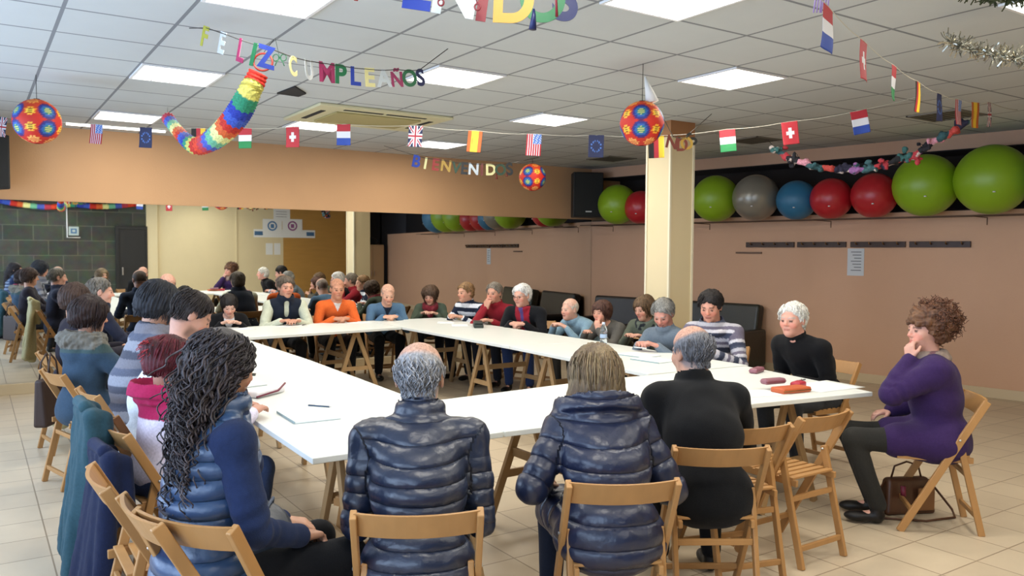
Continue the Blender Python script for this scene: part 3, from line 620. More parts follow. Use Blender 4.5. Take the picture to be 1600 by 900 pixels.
# left wall with tall windows
M_LEFT = mat('left_plaster', hx('#c9b394'), .75)
mb = MB(); mb.box(UL-.2, UL, VF, VB, 0, .5); mb.box(UL-.2, UL, VF, VB, 2.7, ZC)
WN = [(-1.1, .9), (1.4, 3.4), (3.9, 5.9), (6.4, 8.4)]
e = [VF]+[x for w in WN for x in w]+[VB]
for i in range(0, len(e), 2): mb.box(UL-.2, UL, e[i], e[i+1], .5, 2.7)
struct(mb, 'wall_left', M_LEFT)
M_FR = mat('white_frame', (.8, .8, .8), .4)
for n, (a, b) in enumerate(WN):
    w = empty('window_%d' % (n+1), (UL-.1, (a+b)/2, .5)); tag(w, kind='structure'); hw = (b-a)/2; mb = MB()
    for y0, y1, z0, z1 in ((-hw, -hw+.06, 0, 2.2), (hw-.06, hw, 0, 2.2), (-.03, .03, 0, 2.2), (-hw, hw, 0, .06), (-hw, hw, 2.14, 2.2)): mb.box(-.03, .03, y0, y1, z0, z1)
    mb.build('window_frame', M_FR, w)
# ---------------------------------------------------------------- mirror along the back wall
mr = empty('wall_mirror', (0, VB, 0), 0, 'long frameless mirror covering the lower back wall', 'mirror')
mb = MB(); mb.box(-1.2, 8.49, -.006, .008, .12, 2.13); mb.build('mirror_glass', mat('mirror', (.86, .88, .86), .015, 1), mr)
mb = MB(); mb.box(-1.2, 8.49, -.05, .008, .0, .12); mb.build('mirror_base', mat('mirror_ledge', hx('#b9a684'), .4), mr, bevel=.004)
# ---------------------------------------------------------------- pillar
mb = MB(); mb.box(6.0, 6.33, 6.08, 6.42, 0, ZC-.16); struct(mb, 'pillar', M_PILR, bevel=.006)
mb = MB(); mb.box(5.99, 6.34, 6.07, 6.43, ZC-.16, ZC); struct(mb, 'pillar_collar', mat('pillar_brown', hx('#a5744c'), .7))
for x, y in ((6.0, 6.08), (6.33, 6.08), (6.0, 6.42)):
    mb = MB(); mb.box(x-.012, x+.012, y-.012, y+.012, 0, ZC-.16); struct(mb, 'trim_%d' % (2+[6.0, 6.33].index(x)+(2 if y > 6.2 else 0)), mat('edge_strip', hx('#e6dcc0'), .4))
# ---------------------------------------------------------------- ceiling fixtures
M_EM = mat('lamp_diffuser', (1, 1, 1), .5, emit=((1.0, .985, .93), 7.0)); M_BL = mat('louvre_metal', (.85, .87, .85), .25, .6)
def proto_light():
    t = empty('ceiling_light', (0, 0, ZC)); t['category'] = 'ceiling light'
    mb = MB()
    for a, b, c, d in ((-.295, .295, -.295, -.275), (-.295, .295, .275, .295), (-.295, -.275, -.275, .275), (.275, .295, -.275, .275)): mb.box(a, b, c, d, -.014, -.001)
    mb.build('frame', M_FR, t)
    mb = MB(); mb.box(-.275, .275, -.275, .275, -.004, -.001); mb.build('diffuser', M_EM, t)
    mb = MB()
    for k in (-.138, 0, .138): mb.box(k-.003, k+.003, -.275, .275, -.013, -.005)
    for k in range(-3, 4): mb.box(-.275, .275, k*.075-.0015, k*.075+.0015, -.011, -.005)
    mb.build('louvre', M_BL, t); return t
LP = [(1, -1, 'above the left part of the frame, cut by the picture top'), (1, 3, 'above the left row of tables beside the rainbow garland'), (1, 7, 'farthest left, near the mirror wall'),
      (4, -3, 'above the front tables, cut by the picture top'), (4, 1, 'behind the last letters of the nearer birthday banner'), (4, 6, 'just behind the air conditioning cassette'),
      (7, -1, 'to the right of the big paper lantern'), (7, 3, 'between the string of flags and the middle of the ceiling'), (7, 7, 'farthest back, behind the spanish flag'),
      (1, -5, 'behind the viewer on the left'), (4, -7, 'behind the viewer in the middle'), (7, -5, 'behind the viewer on the right'), (7, -9, 'at the wall behind the viewer, right'), (1, -9, 'at the wall behind the viewer, left')]
pl = proto_light()
for n, (i, j, t) in enumerate(LP):
    o = pl if n == 0 else copy_tree(pl); o.location = (.459+.6*i+.3, 4.664+.6*j+.3, ZC)
    o['label'] = 'square ceiling light, '+t; o['group'] = 'ceiling lights'; o['category'] = 'ceiling light'
    ld = bpy.data.lights.new('lamp_light', 'AREA'); ld.shape = 'SQUARE'; ld.size = .54; ld.energy = 13; ld.color = (1.0, .93, .80); lo = bpy.data.objects.new('lamp_light', ld); C.objects.link(lo); lo.parent = o; lo.location = (0, 0, -.02)
mb = MB(); mb.box(-.5, .5, -.02, .02, -.022, 0); tag(mb.build('strip_light', mat('strip_lamp', (1, 1, 1), .5, emit=((1, .97, .9), 6)), loc=(1.38, 10.0, ZC), bevel=.006), 'thin white strip light where ceiling meets the back wall', 'ceiling light')
# air conditioning cassette
ac = empty('air_conditioner', (3.38, 7.75, ZC), 0, 'cream ceiling air conditioning cassette with dark slots', 'air conditioner')
M_AC = mat('ac_cream', hx('#cfc9a4'), .5); M_BK = mat('black_slot', (.01, .01, .01), .8)
mb = MB(); mb.box(-.70, .70, -.55, .50, -.03, -.001); mb.build('panel', M_AC, ac, bevel=.01)
mb = MB(); mb.prism([(-.45, -.32), (.45, -.32), (.45, .30), (-.45, .30)], -.045, -.03); mb.build('intake_grille', mat('ac_grille', hx('#a59a68'), .6), ac, bevel=.004)
for a, b, c, d in ((-.42, -.02, -.45, -.41), (.02, .45, -.45, -.41), (-.60, -.55, -.3, .25), (.55, .60, -.3, .25)):
    mb = MB(); mb.box(a, b, c, d, -.034, -.028); mb.build('air_slot', M_BK, ac)
mb = MB(); mb.prism([(2.22, 7.0), (2.25, 6.62), (2.43, 6.86), (2.42, 7.03)], ZC-.012, ZC-.001); tag(mb.build('ceiling_gap', M_BK), 'black gap in a broken ceiling tile near the air conditioner', 'ceiling hole')
def grille(u, v, r, lab, dark):
    t = empty('ceiling_grille', (u, v, ZC), 0, lab, 'air vent', 'ceiling vents'); mb = MB()
    mb.box(-r, r, -r, -r+.02, -.012, -.001); mb.box(-r, r, r-.02, r, -.012, -.001); mb.box(-r, -r+.02, -r, r, -.012, -.001); mb.box(r-.02, r, -r, r, -.012, -.001); mb.build('frame', mat('grille_grey', hx('#7f7a70'), .6), t)
    mb = MB()
    for k in range(8): a = -r+.03+k*(2*r-.06)/7.5; mb.box(-r+.02, r-.02, a, a+(.03 if dark else .02), -.010, -.004)
    mb.build('slats', mat('grille_slat', hx('#5c5a50'), .7), t)
    mb = MB(); mb.box(-r+.02, r-.02, -r+.02, r-.02, -.004, -.002); mb.build('backing', M_BK if dark else mat('grille_back', hx('#6d675e'), .8), t)
grille(7.95, 4.3, .26, 'grey square ceiling vent at the far right behind the edge-on flags', False)
grille(7.75, 9.05, .26, 'dark slatted ceiling vent above the corner loudspeaker', True)
grille(7.85, 6.55, .24, 'dark ceiling vent behind the hungarian flag right of the pillar', True)
# ---------------------------------------------------------------- tables
M_TOP = mat('white_laminate', hx('#dfe2dd'), .35, noise=.015, nscale=6, spec=.5); M_EDGE = mat('board_edge', hx('#c9c8bd'), .5)
M_WOOD = mat('beech_wood', hx('#a87c4a'), .45, noise=.16, nscale=14, stretch=(1, 1, .15)); M_WOOD2 = mat('pine_wood', hx('#a5855c'), .5, noise=.16, nscale=14, stretch=(1, 1, .15))
def table(lab, pts, tre):
    cx = sum(p[0] for p in pts)/4; cy = sum(p[1] for p in pts)/4
    t = empty('trestle_table', (cx, cy, 0), 0, lab, 'table', 'white trestle tables set in a rectangle'); mb = MB(); mb.prism([(x-cx, y-cy) for x, y in pts], .713, .74); mb.build('tabletop', M_TOP, t, bevel=.003)
    for (u, v, ax) in tre:
        mb = MB(); mb.bar((-.36, 0, .69), (.36, 0, .69), .045, .046); tr = mb.build('trestle', M_WOOD2, t, (u-cx, v-cy, 0), 0 if ax == 'u' else math.pi/2, bevel=.003)
        for sx in (-.30, .30):
            for sy in (-1, 1): mb = MB(); mb.bar((sx, sy*.012, .685), (sx*1.08, sy*.26, 0), .045, .028, (1, 0, 0)); mb.build('leg', M_WOOD2, tr, bevel=.003)
            mb = MB(); mb.bar((sx*1.04, -.155, .29), (sx*1.04, .155, .29), .018, .045); mb.build('crossbar', M_WOOD2, tr)
        mb = MB(); mb.bar((-.31, .10, .42), (.31, .10, .42), .02, .05); mb.build('stretcher', M_WOOD2, tr)
table('white trestle table at the front left corner with notebooks on it', [(1.16, 3.22), (2.10, 3.215), (2.20, 6.155), (1.22, 6.175)], [(1.70, 3.55, 'u'), (1.72, 5.6, 'u')])
table('white trestle table at the far end of the left row', [(1.22, 6.185), (2.20, 6.165), (2.20, 9.2), (1.25, 9.2)], [(1.72, 6.7, 'u'), (1.72, 8.7, 'u')])
table('white trestle table in the back row in front of the mirror', [(2.21, 8.05), (4.02, 8.28), (4.02, 9.25), (2.21, 9.2)], [(2.65, 8.68, 'v'), (3.55, 8.75, 'v')])
table('white trestle table at the far right corner under the loudspeaker', [(4.03, 8.28), (4.06, 6.13), (5.02, 6.05), (5.06, 9.25), (4.03, 9.25)][:0] or [(4.03, 9.25), (4.06, 6.13), (5.03, 6.05), (5.06, 9.25)], [(4.55, 8.4, 'u'), (4.55, 6.9, 'u')])
table('white trestle table in the right row with the water bottle', [(4.06, 6.12), (3.98, 4.22), (4.95, 4.15), (5.03, 6.04)], [(4.52, 5.75, 'u'), (4.48, 4.6, 'u')])
table('white trestle table in the middle of the front row', [(2.11, 3.215), (3.43, 3.10), (3.43, 4.20), (2.11, 4.10)], [(2.75, 3.65, 'v')])
table('white trestle table at the right end of the front row with red cases', [(3.44, 3.10), (4.66, 2.93), (4.90, 4.13), (3.44, 4.205)], [(4.25, 3.55, 'v'), (3.75, 3.65, 'v')])
# ---------------------------------------------------------------- folding chairs
def make_chair():
    t = empty('folding_chair', (0, 0, 0)); W = M_WOOD
    top = Vector((0, -.235, .775)); bot = Vector((0, .20, 0))
    for sg in (-1, 1):
        mb = MB(); mb.bar(bot+Vector((sg*.200, 0, 0)), top+Vector((sg*.200, 0, 0)), .022, .042, (0, 1, 0)); mb.build('side_rail', W, t, bevel=.004)
        mb = MB(); mb.bar((sg*.176, -.100, .565), (sg*.176, -.235, 0), .022, .036, (0, 1, 0)); mb.build('rear_leg', W, t, bevel=.004)
    mb = MB(); n = 12; vs = []
    for i in range(n+1):
        a = -1+2*i/n; x = a*.200; dy = -.035*(1-a*a)
        for z, yy in ((.690, -.187), (.690, -.172), (.778, -.221), (.778, -.236)): vs.append((x, yy+dy, z-.004*(1-a*a)))
    fs = [(i*4+j, i*4+(j+1) % 4, (i+1)*4+(j+1) % 4, (i+1)*4+j) for i in range(n) for j in range(4)]+[(3, 2, 1, 0), (n*4, n*4+1, n*4+2, n*4+3)]
    mb.add(vs, fs); mb.build('backrest', W, t, bevel=.002)
    mb = MB()
    for i in range(8): y = -.165+i*.052; mb.box(-.167, .167, y, y+.036, .441, .453)
    st = mb.build('seat', W, t, bevel=.003)
    for sg in (-1, 1): mb = MB(); mb.bar((sg*.158, -.185, .425), (sg*.158, .215, .432), .018, .034); mb.build('seat_rail', W, st, bevel=.003)
    for a, b in (((-.19, .135, .12), (.19, .135, .12)), ((-.165, -.215, .10), (.165, -.215, .10)), ((-.165, -.155, .34), (.165, -.155, .34))):
        mb = MB(); mb.bar(a, b, .018, .028); mb.build('stretcher', W, t, bevel=.003)
    for sg in (-1, 1): mb = MB(); mb.tube([(sg*.158, -.100, .548), (sg*.216, -.100, .548)], .006, 8); mb.build('bolt', mat('steel', (.6, .6, .6), .3, 1), t)
    return t
chair0 = make_chair(); used = [0]
def chair(x, y, deg, lab):
    o = chair0 if not used[0] else copy_tree(chair0); used[0] = 1
    o.location = (x, y, 0); o.rotation_euler = (0, 0, R(deg)-math.pi/2); tag(o, lab, 'chair', 'wooden folding chairs'); return o
def sit(p, who, off=0.0, turn=0):
    r = p[0]; a = r.rotation_euler.z+math.pi/2; x, y, _ = r.location
    chair(x+math.cos(a)*(.035+off), y+math.sin(a)*(.035+off), math.degrees(a)+turn, 'wooden folding chair under the '+who)
# ---------------------------------------------------------------- the people (head centre from the photograph, x, y, z in metres)
def st_(*a): return a
def stripes(cols, period, fr=(.5,), lo=-9, hi=9, arms=True):
    cs = [np.array(hx(c)) for c in cols]
    def f(V, run, part, col, q):
        t = (run/period) % 1; e = [0]+list(fr)+[1]
        for i, c in enumerate(cs):
            mk = (t >= e[i]) & (t < e[i+1]) & (V[:, 2] > lo) & (V[:, 2] < hi)
            if not arms: mk &= part == 0
            col[mk] = c
        return col
    return f
def vneck(c2, depth=.16, w=.5, extra=None):
    c2 = np.array(hx(c2))
    def f(V, run, part, col, q):
        d = V-q['Nk']; fr = (d[:, 1] > -.01) & (d[:, 2] < .06) & (part == 0); mk = fr & (np.abs(d[:, 0]) < (.055+w*(-depth*0+.0)) + 0*d[:, 2]) & (d[:, 2] > -depth+np.abs(d[:, 0])*2.2); col[mk] = c2
        if extra: col = extra(V, run, part, col, q)
        return col
    return f
def openfront(c2, w=.05, c3=None):
    c2 = np.array(hx(c2))
    def f(V, run, part, col, q):
        d = V-q['Nk']; mk = (part == 0) & (V[:, 1] > q['Md'][1]) & (np.abs(d[:, 0]) < w*(1+.6*np.clip(d[:, 2]+.3, 0, 1))) & (d[:, 2] < .05); col[mk] = c2
        if c3 is not None: col[mk & (np.abs(d[:, 0]) < .022)] = np.array(hx(c3))
        return col
    return f
N_, F_ = .0070, .0090
# front row, seen from behind
h = atv(656, 590, 2.74)
P1 = person('person in a shiny navy puffer jacket seen from behind, close-cropped grey hair', (h.x, h.y, h.z), 62, hy=-6, hp=4, s=1.07, skin='#b98d76', hair=('ring', '#8f8f92'), vox=N_,
            top=dict(kind='puffer', col='#1a2338', bulk=.010, belly=.022, collar='stand', skirt=.35, zhem=.36, band=.062), legs='#14161c', hands=('lap', 'lap'))
h = atv(930, 590, 2.64)
P2 = person('person with a shoulder-length streaked blonde bob and navy puffer coat, seen from behind', (h.x, h.y, h.z), 62, hp=6, s=1.0, fem=True, skin='#c49a80', hair=('bob', '#5c4a38', ('#a08c68', .5)), vox=N_,
            top=dict(kind='puffer', col='#19213a', bulk=.034, collar='wide', skirt=.8, zhem=.34, band=.085, cuff=True), legs='#1a2030', hands=((.12, .34, .66, .6), (-.22, .32, .62, .5)), legside=-.3)
h = atv(1080, 552, 2.80)
P3 = person('person in a plain black jacket seen from behind, grey hair with a bald crown', (h.x, h.y, h.z), 58, hy=24, hp=8, s=1.06, skin='#c08f78', hair=('ring', '#6d6e74'), vox=N_,
            top=dict(kind='jacket', col='#0b0c0f', bulk=.020, collar='stand', zhem=.38, skirt=.2, belly=.03, ch=.03), legs='#101114', hands=('table', 'lap'))
# left row
h = Vector((.70, 2.80, 1.205))
opt_x = .05
P4 = person('person with very long dark curly hair and a quilted blue vest, seen from behind', (h.x, h.y, h.z), 6, hy=12, hp=16, s=1.02, lean=8, fem=True, skin='#b98a70', hair=('curlylong', '#2a2426'), vox=N_,
            top=dict(kind='sweater', col='#1b2848', bulk=.014, collar='stand', name='sweater'), legs='#0c0d11', hands=((.12, .30, .61, .6), (-.08, .32, .61, .6)), extra=dict(vest=dict(col='#2f4666', label='quilted blue grey vest', puff=True, open=False)), knee=(.12, .46), foot=.34, shoes='#0c0c0e')
h = atd(266, 566, 3.9)
P5 = person('person with dark red hair pinned up and a white lace top with a magenta collar', (h.x, h.y, h.z), 6, hy=4, hp=18, roll=4, s=.97, lean=7, fem=True, skin='#b98670', hair=('updo', '#3a1218', ('#8c1f34', .35)), vox=N_,
            top=dict(kind='sweater', col='#cfc8d8', bulk=.008, collar='wide', name='lace_top', paint=lambda V, run, part, col, q: np.where((((V-q['Nk'])[:, 2] > -.085) & (part == 0))[:, None], np.array(hx('#a3204e')), col*(1+.12*(np.sin(V[:, 0]*300)*np.sin(V[:, 2]*300) > 0))[:, None])), legs='#3c4c70')
h = atd(300, 492, 4.45)
P6 = person('bearded person in a white shirt bending over the left table', (h.x, h.y, h.z), 12, hy=-14, hp=38, s=1.04, skin='#c4917a', hair=('short', '#2b2320'), vox=.0078,
            top=dict(kind='shirt', col='#d3dbe2', bulk=.006, collar='crew'), legs='#2a3348', lean=26, hands=('write', 'table'), extra=dict(beard='#2a201c'))
h = atd(250, 478, 4.95)
P7 = person('person with short black hair in a grey striped cardigan with a red band', (h.x, h.y, h.z), 8, hy=5, hp=20, s=1.06, skin='#b98a72', hair=('shag', '#1d1f26'), vox=.0078, lean=20,
            top=dict(kind='sweater', col='#6d7280', bulk=.012, collar='shawl', name='cardigan', paint=stripes(['#8a8d98', '#565b6c', '#74737c', '#4a4c58'], .20, (.28, .5, .78))), legs='#2a2c38')
def redband(V, run, part, col, q):
    mk = (part == 2) & (run < -.05) & (run > -.14); col[mk] = np.array(hx('#b04a58')); return col
h = atd(141, 494, 5.6)
P8 = person('person with dark brown hair in a green parka with a fur-trimmed hood', (h.x, h.y, h.z), 14, hy=-4, hp=10, s=1.0, fem=True, lean=6, skin='#b9876e', hair=('shag', '#2a1a18'), vox=.0078,
            top=dict(kind='coat', col='#37485a', bulk=.03, collar='fur', name='parka', zhem=.40, skirt=.3, paint=lambda V, run, part, col, q: np.where((((V-q['Nk'])[:, 2] > -.035) & (part == 0))[:, None], np.array(hx('#6d6a62'))*(1+.25*wob(V, 120, 3))[:, None], np.where((V[:, 2] < .9)[:, None], np.array(hx('#33475a')), np.array(hx('#3d4f50'))))), legs='#26282e', hands=('table', 'table'))
h = atd(119, 468, 6.5)
P9 = person('person with brown hair in a dark coat behind the parka', (h.x, h.y, h.z), 10, hy=-8, hp=10, s=1.0, fem=True, skin='#bd8d72', hair=('bowl', '#3c2a22'), vox=F_, top=dict(kind='jacket', col='#23202a', bulk=.015, collar='crew'), legs='#1b1b20')
h = atd(157, 456, 7.4)
P10 = person('grey-haired person with a pink face turned to the right in the left row', (h.x, h.y, h.z), 5, hy=-10, hp=8, s=1.02, skin='#cf9c88', hair=('short', '#6f6a62'), vox=F_, top=dict(kind='jacket', col='#262a3c', bulk=.012, collar='polo'), legs='#22242c')
# back row, facing the viewer
def bk(x, y, v=9.38): h = atv(x, y, v); return (h.x, h.y, h.z)
P11 = person('bald person in a dark blue shirt at the left end of the back row', bk(262, 446, 9.5), 270, hp=22, s=1.0, skin='#d3a08a', hair=('ring', '#4a3c34'), vox=F_, top=dict(kind='shirt', col='#243046', bulk=.008, collar='polo'), legs='#1a1c22')
P12 = person('person in black with a white collar looking down, dark hair parted in the middle', bk(358, 477, 9.25), 262, hp=30, s=.98, fem=True, skin='#d2a692', hair=('bun', '#1c1614'), vox=F_, top=dict(kind='sweater', col='#101013', bulk=.012, collar='crew', paint=vneck('#d8d6d6', .15)), legs='#121215', hands=('write', 'table'))
P13 = person('person in a navy vest over a cream shirt, brown hair greying at the sides', bk(447, 449, 9.35), 262, hy=8, hp=6, s=1.05, skin='#c08c74', hair=('white', '#5c5146'), vox=F_, top=dict(kind='shirt', col='#c4c8b4', bulk=.012, collar='polo'), legs='#22242a', hands=('write', 'table'), extra=dict(vest=dict(col='#1b2230', label='navy vest')))
P14 = person('bald person in a bright orange sweater', bk(527, 452, 9.33), 262, hp=8, s=1.02, skin='#bb8468', hair=('ring', '#5a463a'), vox=F_, top=dict(kind='sweater', col='#d9652c', bulk=.010, collar='crew', paint=vneck('#d9d6d2', .10)), legs='#1d1f24', hands=('clasp', 'clasp'))
P15 = person('bald person in a steel blue sweater with a dark collar', bk(606, 460, 9.25), 258, hp=24, s=1.0, skin='#cf9f86', hair=('ring', '#8d7f74'), vox=F_, top=dict(kind='sweater', col='#52708c', bulk=.012, collar='crew', paint=vneck('#1c2434', .12)), legs='#15161a', hands=('clasp', 'clasp'))
P16 = person('person with brown hair, olive jacket and red scarf at the back corner', bk(672, 462, 9.45), 238, hy=-10, hp=22, s=.96, fem=True, skin='#cc9c86', hair=('shag', '#4f3b2c'), vox=F_, top=dict(kind='jacket', col='#4a5548', bulk=.012, collar='crew'), legs='#1b1d22', hands=('write', 'table'), extra=dict(scarf=('#7c2a34', '#94404a')))
# right row, facing left
def rr(x, y, u=5.2): h = atu(x, y, u); return (h.x, h.y, h.z)
P17 = person('person with sandy hair in a sweater with bold navy and white stripes', rr(727, 457, 5.15), 200, hy=-12, hp=8, s=1.0, skin='#c8957c', hair=('white', '#8a6a48'), vox=F_, top=dict(kind='sweater', col='#e0e3e8', bulk=.010, collar='polo', paint=stripes(['#1c2438', '#dfe2e8'], .105, (.5,))), legs='#1a1c24', hands=('write', 'table'))
P18 = person('person in a dark red sweater resting the chin on one hand, short grey hair', rr(772, 458, 5.2), 205, hy=5, hp=6, s=1.0, skin='#c48f78', hair=('short', '#7c7266'), vox=F_, top=dict(kind='sweater', col='#8c1f2a', bulk=.012, collar='polo'), legs='#1c1d24', hands=('mouth', 'table'))
P19 = person('white-haired person with glasses in a black blazer over purple and red', rr(815, 462, 5.2), 212, hy=-10, hp=10, s=1.06, skin='#cc9884', hair=('white', '#d4d2ce'), vox=F_, top=dict(kind='jacket', col='#15161a', bulk=.016, collar='polo', name='blazer', paint=openfront('#9c2434', .075, '#5a4a84')), legs='#26365c', hands=('clasp', 'clasp'), extra=dict(glasses=1), brow='#b0aaa4')
P20 = person('balding person in a light blue sweater turned in profile to the left', rr(890, 484, 5.45), 186, hy=0, hp=4, s=.98, skin='#cf9f8a', hair=('ring', '#c2b8ac'), vox=F_, top=dict(kind='sweater', col='#7d98a8', bulk=.010, collar='polo'), legs='#3c3a36', hands=('table', 'table'), brow='#a89a8c')
P21 = person('person with brown bobbed hair covering the mouth with one hand', rr(940, 488, 5.30), 190, hy=4, hp=8, s=.94, fem=True, skin='#c8937c', hair=('bowl', '#4c2f24'), vox=F_, top=dict(kind='sweater', col='#5a5650', bulk=.010, collar='crew'), legs='#2c2a2c', hands=('table', 'mouth'))
P22 = person('person with olive brown hair and a black and green scarf behind the writing person', rr(1006, 482, 5.50), 200, hy=-15, hp=18, s=.97, fem=True, skin='#c8957e', hair=('bowl', '#5c4630'), vox=F_, top=dict(kind='jacket', col='#5c6152', bulk=.012, collar='crew'), legs='#2a2a2c', extra=dict(scarf=('#22262a', '#5c6458')))
P23 = person('grey-haired person in a blue grey sweater bending down to write', rr(1036, 490, 5.12), 192, hy=14, hp=34, s=1.04, skin='#c98f7e', hair=('white', '#83817c'), vox=.0078, top=dict(kind='sweater', col='#6c7884', bulk=.014, collar='polo'), legs='#2c303c', hands=('table', 'write'), lean=30, brow='#8a8884')
P24 = person('person with thick black hair in a knitted grey, white and navy striped sweater', rr(1110, 479, 5.15), 205, hy=4, hp=20, s=1.06, skin='#c88f7a', hair=('short', '#1b1514', 'curly'), vox=.0078, top=dict(kind='sweater', col='#cfccd2', bulk=.016, collar='shawl', paint=stripes(['#3a3f52', '#c4c2c8', '#6a6474', '#b4b2ba', '#454a5c'], .13, (.22, .42, .62, .84))), legs='#2c3444', hands=('table', 'table'))
P25 = person('white-haired person in a black turtleneck sweater at the right row', rr(1238, 500, 5.05), 178, hy=14, hp=4, s=1.04, skin='#cd9684', hair=('white', '#cfccc4'), vox=.0078, top=dict(kind='sweater', col='#0d0d10', bulk=.018, collar='turtle', belly=.02), legs='#35383e', hands=('lap', 'lap'), brow='#b0aaa4')
h = atv(1447, 516, 2.62)
P26 = person('person with big curly auburn hair in a purple coat, hand at the mouth', (h.x, h.y, h.z), 132, hy=22, hp=4, s=1.0, fem=True, lean=9, skin='#cf9c8a', hair=('afro', '#4f3020', ('#7a5434', .5)), vox=N_,
             top=dict(kind='coat', col='#33204c', bulk=.042, collar='crew', zhem=.38, skirt=.45), legs='#2b2a27', hands=((.22, .22, .62, .5), 'mouth'), extra=dict(scarf=('#6a4a52', '#8a7a70')), shoes='#120f10', foot=.34, knee=(.10, .46))
for p, who, off in ((P1, 'person in the shiny navy puffer jacket', 0), (P2, 'blonde person in the navy puffer coat', 0), (P3, 'person in the plain black jacket', 0), (P4, 'person with long dark curls', 0), (P5, 'person with the lace top', 0),
               (P6, 'person in the white shirt', 0), (P7, 'person in the striped cardigan', 0), (P8, 'person in the fur-trimmed parka', 0), (P9, 'brown-haired person in the dark coat', 0), (P10, 'pink-faced grey-haired person', 0),
               (P11, 'bald person in the dark blue shirt', 0), (P12, 'person in black with the white collar', 0), (P13, 'person in the navy vest', 0), (P14, 'person in the orange sweater', 0), (P15, 'person in the steel blue sweater', 0),
               (P16, 'person with the red scarf', 0), (P17, 'person in bold navy and white stripes', 0), (P18, 'person in the dark red sweater', 0), (P19, 'white-haired person in the blazer', 0), (P20, 'person in the light blue sweater', 0),
               (P21, 'person covering the mouth', 0), (P22, 'person with the black and green scarf', 0), (P23, 'person bending down to write', 0), (P24, 'person in the knitted striped sweater', 0), (P25, 'person in the black turtleneck', 0), (P26, 'person in the purple coat', 0)):
    sit(p, who, off)
chair(3.64, 2.775, 90, 'empty wooden folding chair in front of the red cases, right one of two')
chair(3.15, 2.76, 74, 'empty wooden folding chair right of the person in the plain black jacket')
chair(.72, 2.72, 32, 'empty wooden folding chair nearest the viewer at lower left, dark bag behind it')
chair(.60, 3.26, 0, 'empty wooden folding chair behind the long-haired person, seen end on')
# ---------------------------------------------------------------- along the right wall
WA = math.atan2(1, -.165)                         # direction of the wall line
def atw(x, y, off=0): d = ray(x, y); t = (8.5+.165*10.4+off)/(d.x+.165*d.y); return EYE+d*t
def ball_mat(n, c, r=.35, met=0): return mat(n, hx(c), r, met, noise=.05, nscale=3)
BC = dict(lime=('#84a81c', .38, 0), red=('#b3202a', .33, 0), silver=('#8c877c', .3, .35), blue=('#2a6c92', .4, 0))
BL = [(965, 320, 31, 'lime', 'lime green exercise ball nearest the corner loudspeaker'), (1001, 334, 26, 'red', 'red exercise ball half hidden behind the pillar'), (1118, 323, 36, 'lime', 'lime green exercise ball just right of the pillar'),
      (1181, 308, 36, 'silver', 'silver grey exercise ball next to the pillar ball'), (1245, 297, 31, 'blue', 'blue exercise ball between the silver grey and red ones'), (1299, 302, 32, 'red', 'red exercise ball next to the blue one'), (1366, 299, 35, 'red', 'red exercise ball next to the big lime green ones'),
      (1446, 293, 48, 'lime', 'big lime green exercise ball, left one of the last two'), (1550, 284, 54, 'lime', 'big lime green exercise ball at the right picture edge'), (1668, 278, 56, 'blue', 'blue exercise ball outside the right picture edge, seen in the mirror')]
ZR = 2.03
for x, y, r, c, lab in BL:
    p = atw(x, y, -.33); k = (p-EYE).dot(FW); rad = r*k/FPX; p = atw(x, y, -rad-.012); p.z = .5*p.z+.5*(ZR+rad) if abs(p.z-ZR-rad) < .0 else ZR+rad; cc, ro, me_ = BC[c]
    mb = MB(); n = 40; prof = [(rad*math.sin(math.pi*j/24)*(1+.0025*math.sin(j*9)), -rad*math.cos(math.pi*j/24)) for j in range(25)]; mb.lathe(prof, n=n)
    o = mb.build('exercise_ball', ball_mat('rubber_'+c, cc, ro, me_), loc=p); tag(o, lab, 'exercise ball', 'exercise balls on the wall ledge')
    mb = MB(); mb.lathe([(0, .004), (.012, .003), (.014, 0), (.014, -.01)], n=12); v = mb.build('valve', mat('valve_white', (.7, .7, .7), .5), o, loc=(-rad*.80, -rad*.45, -rad*.40))
rl = empty('ball_rail', (ur(6), 6, ZR), WA-math.pi/2, 'pair of thin rails on wall brackets carrying the exercise balls', 'rail'); M_RL = mat('rail_brown', hx('#5a4334'), .5)
for q_ in (-.20, -.46): mb = MB(); mb.tube([(q_, -3.6, -.008), (q_, 4.3, -.008)], .006, 8); mb.build('bar', M_RL, rl)
for k in (-3.2, -1.4, .4, 2.2, 4.0): mb = MB(); mb.tube([(-.47, k, -.018), (-.005, k, -.018), (-.005, k, -.10)], .005, 6); mb.build('bracket', M_RL, rl)
M_DW = mat('dark_wood', hx('#3a241a'), .5, noise=.2, nscale=20)
for n, (x0, x1) in enumerate(((1166, 1241), (1246, 1322), (1329, 1415), (1421, 1517))):
    a = atw(x0, 381.5, -.015); b = atw(x1, 383, -.015); mid = (a+b)/2; L = (b-a).length
    t = empty('coat_rack', (mid.x, mid.y, 1.715), WA, 'dark wooden coat rack strip with pegs on the right wall, '+('first', 'second', 'third', 'fourth')[n]+' from the pillar', 'coat rack', 'coat racks')
    mb = MB(); mb.box(-L/2, L/2, -.012, .012, -.035, .035); mb.build('board', M_DW, t, bevel=.003)
    for k in range(4): mb = MB(); mb.tube([(-L/2+L*(k+.5)/4, .01, 0), (-L/2+L*(k+.5)/4, .05, .012), (-L/2+L*(k+.5)/4, .055, .03)], .008, 8); mb.build('peg', mat('brass', hx('#7a5a34'), .4, .6), t)
def paper(name, a, b, txt, lab, cat='notice', col='#d7dbe0', wall='right', parts=None):
    pass
p = atw(1337, 407, -.004); t = empty('notice_sheet', p, WA, 'white printed notice under the third coat rack', 'notice')
mb = MB(); mb.box(-.105, .105, -.002, .001, -.19, .15); mb.build('sheet', mat('paper', hx('#ccd0d4'), .8), t)
mb = MB()
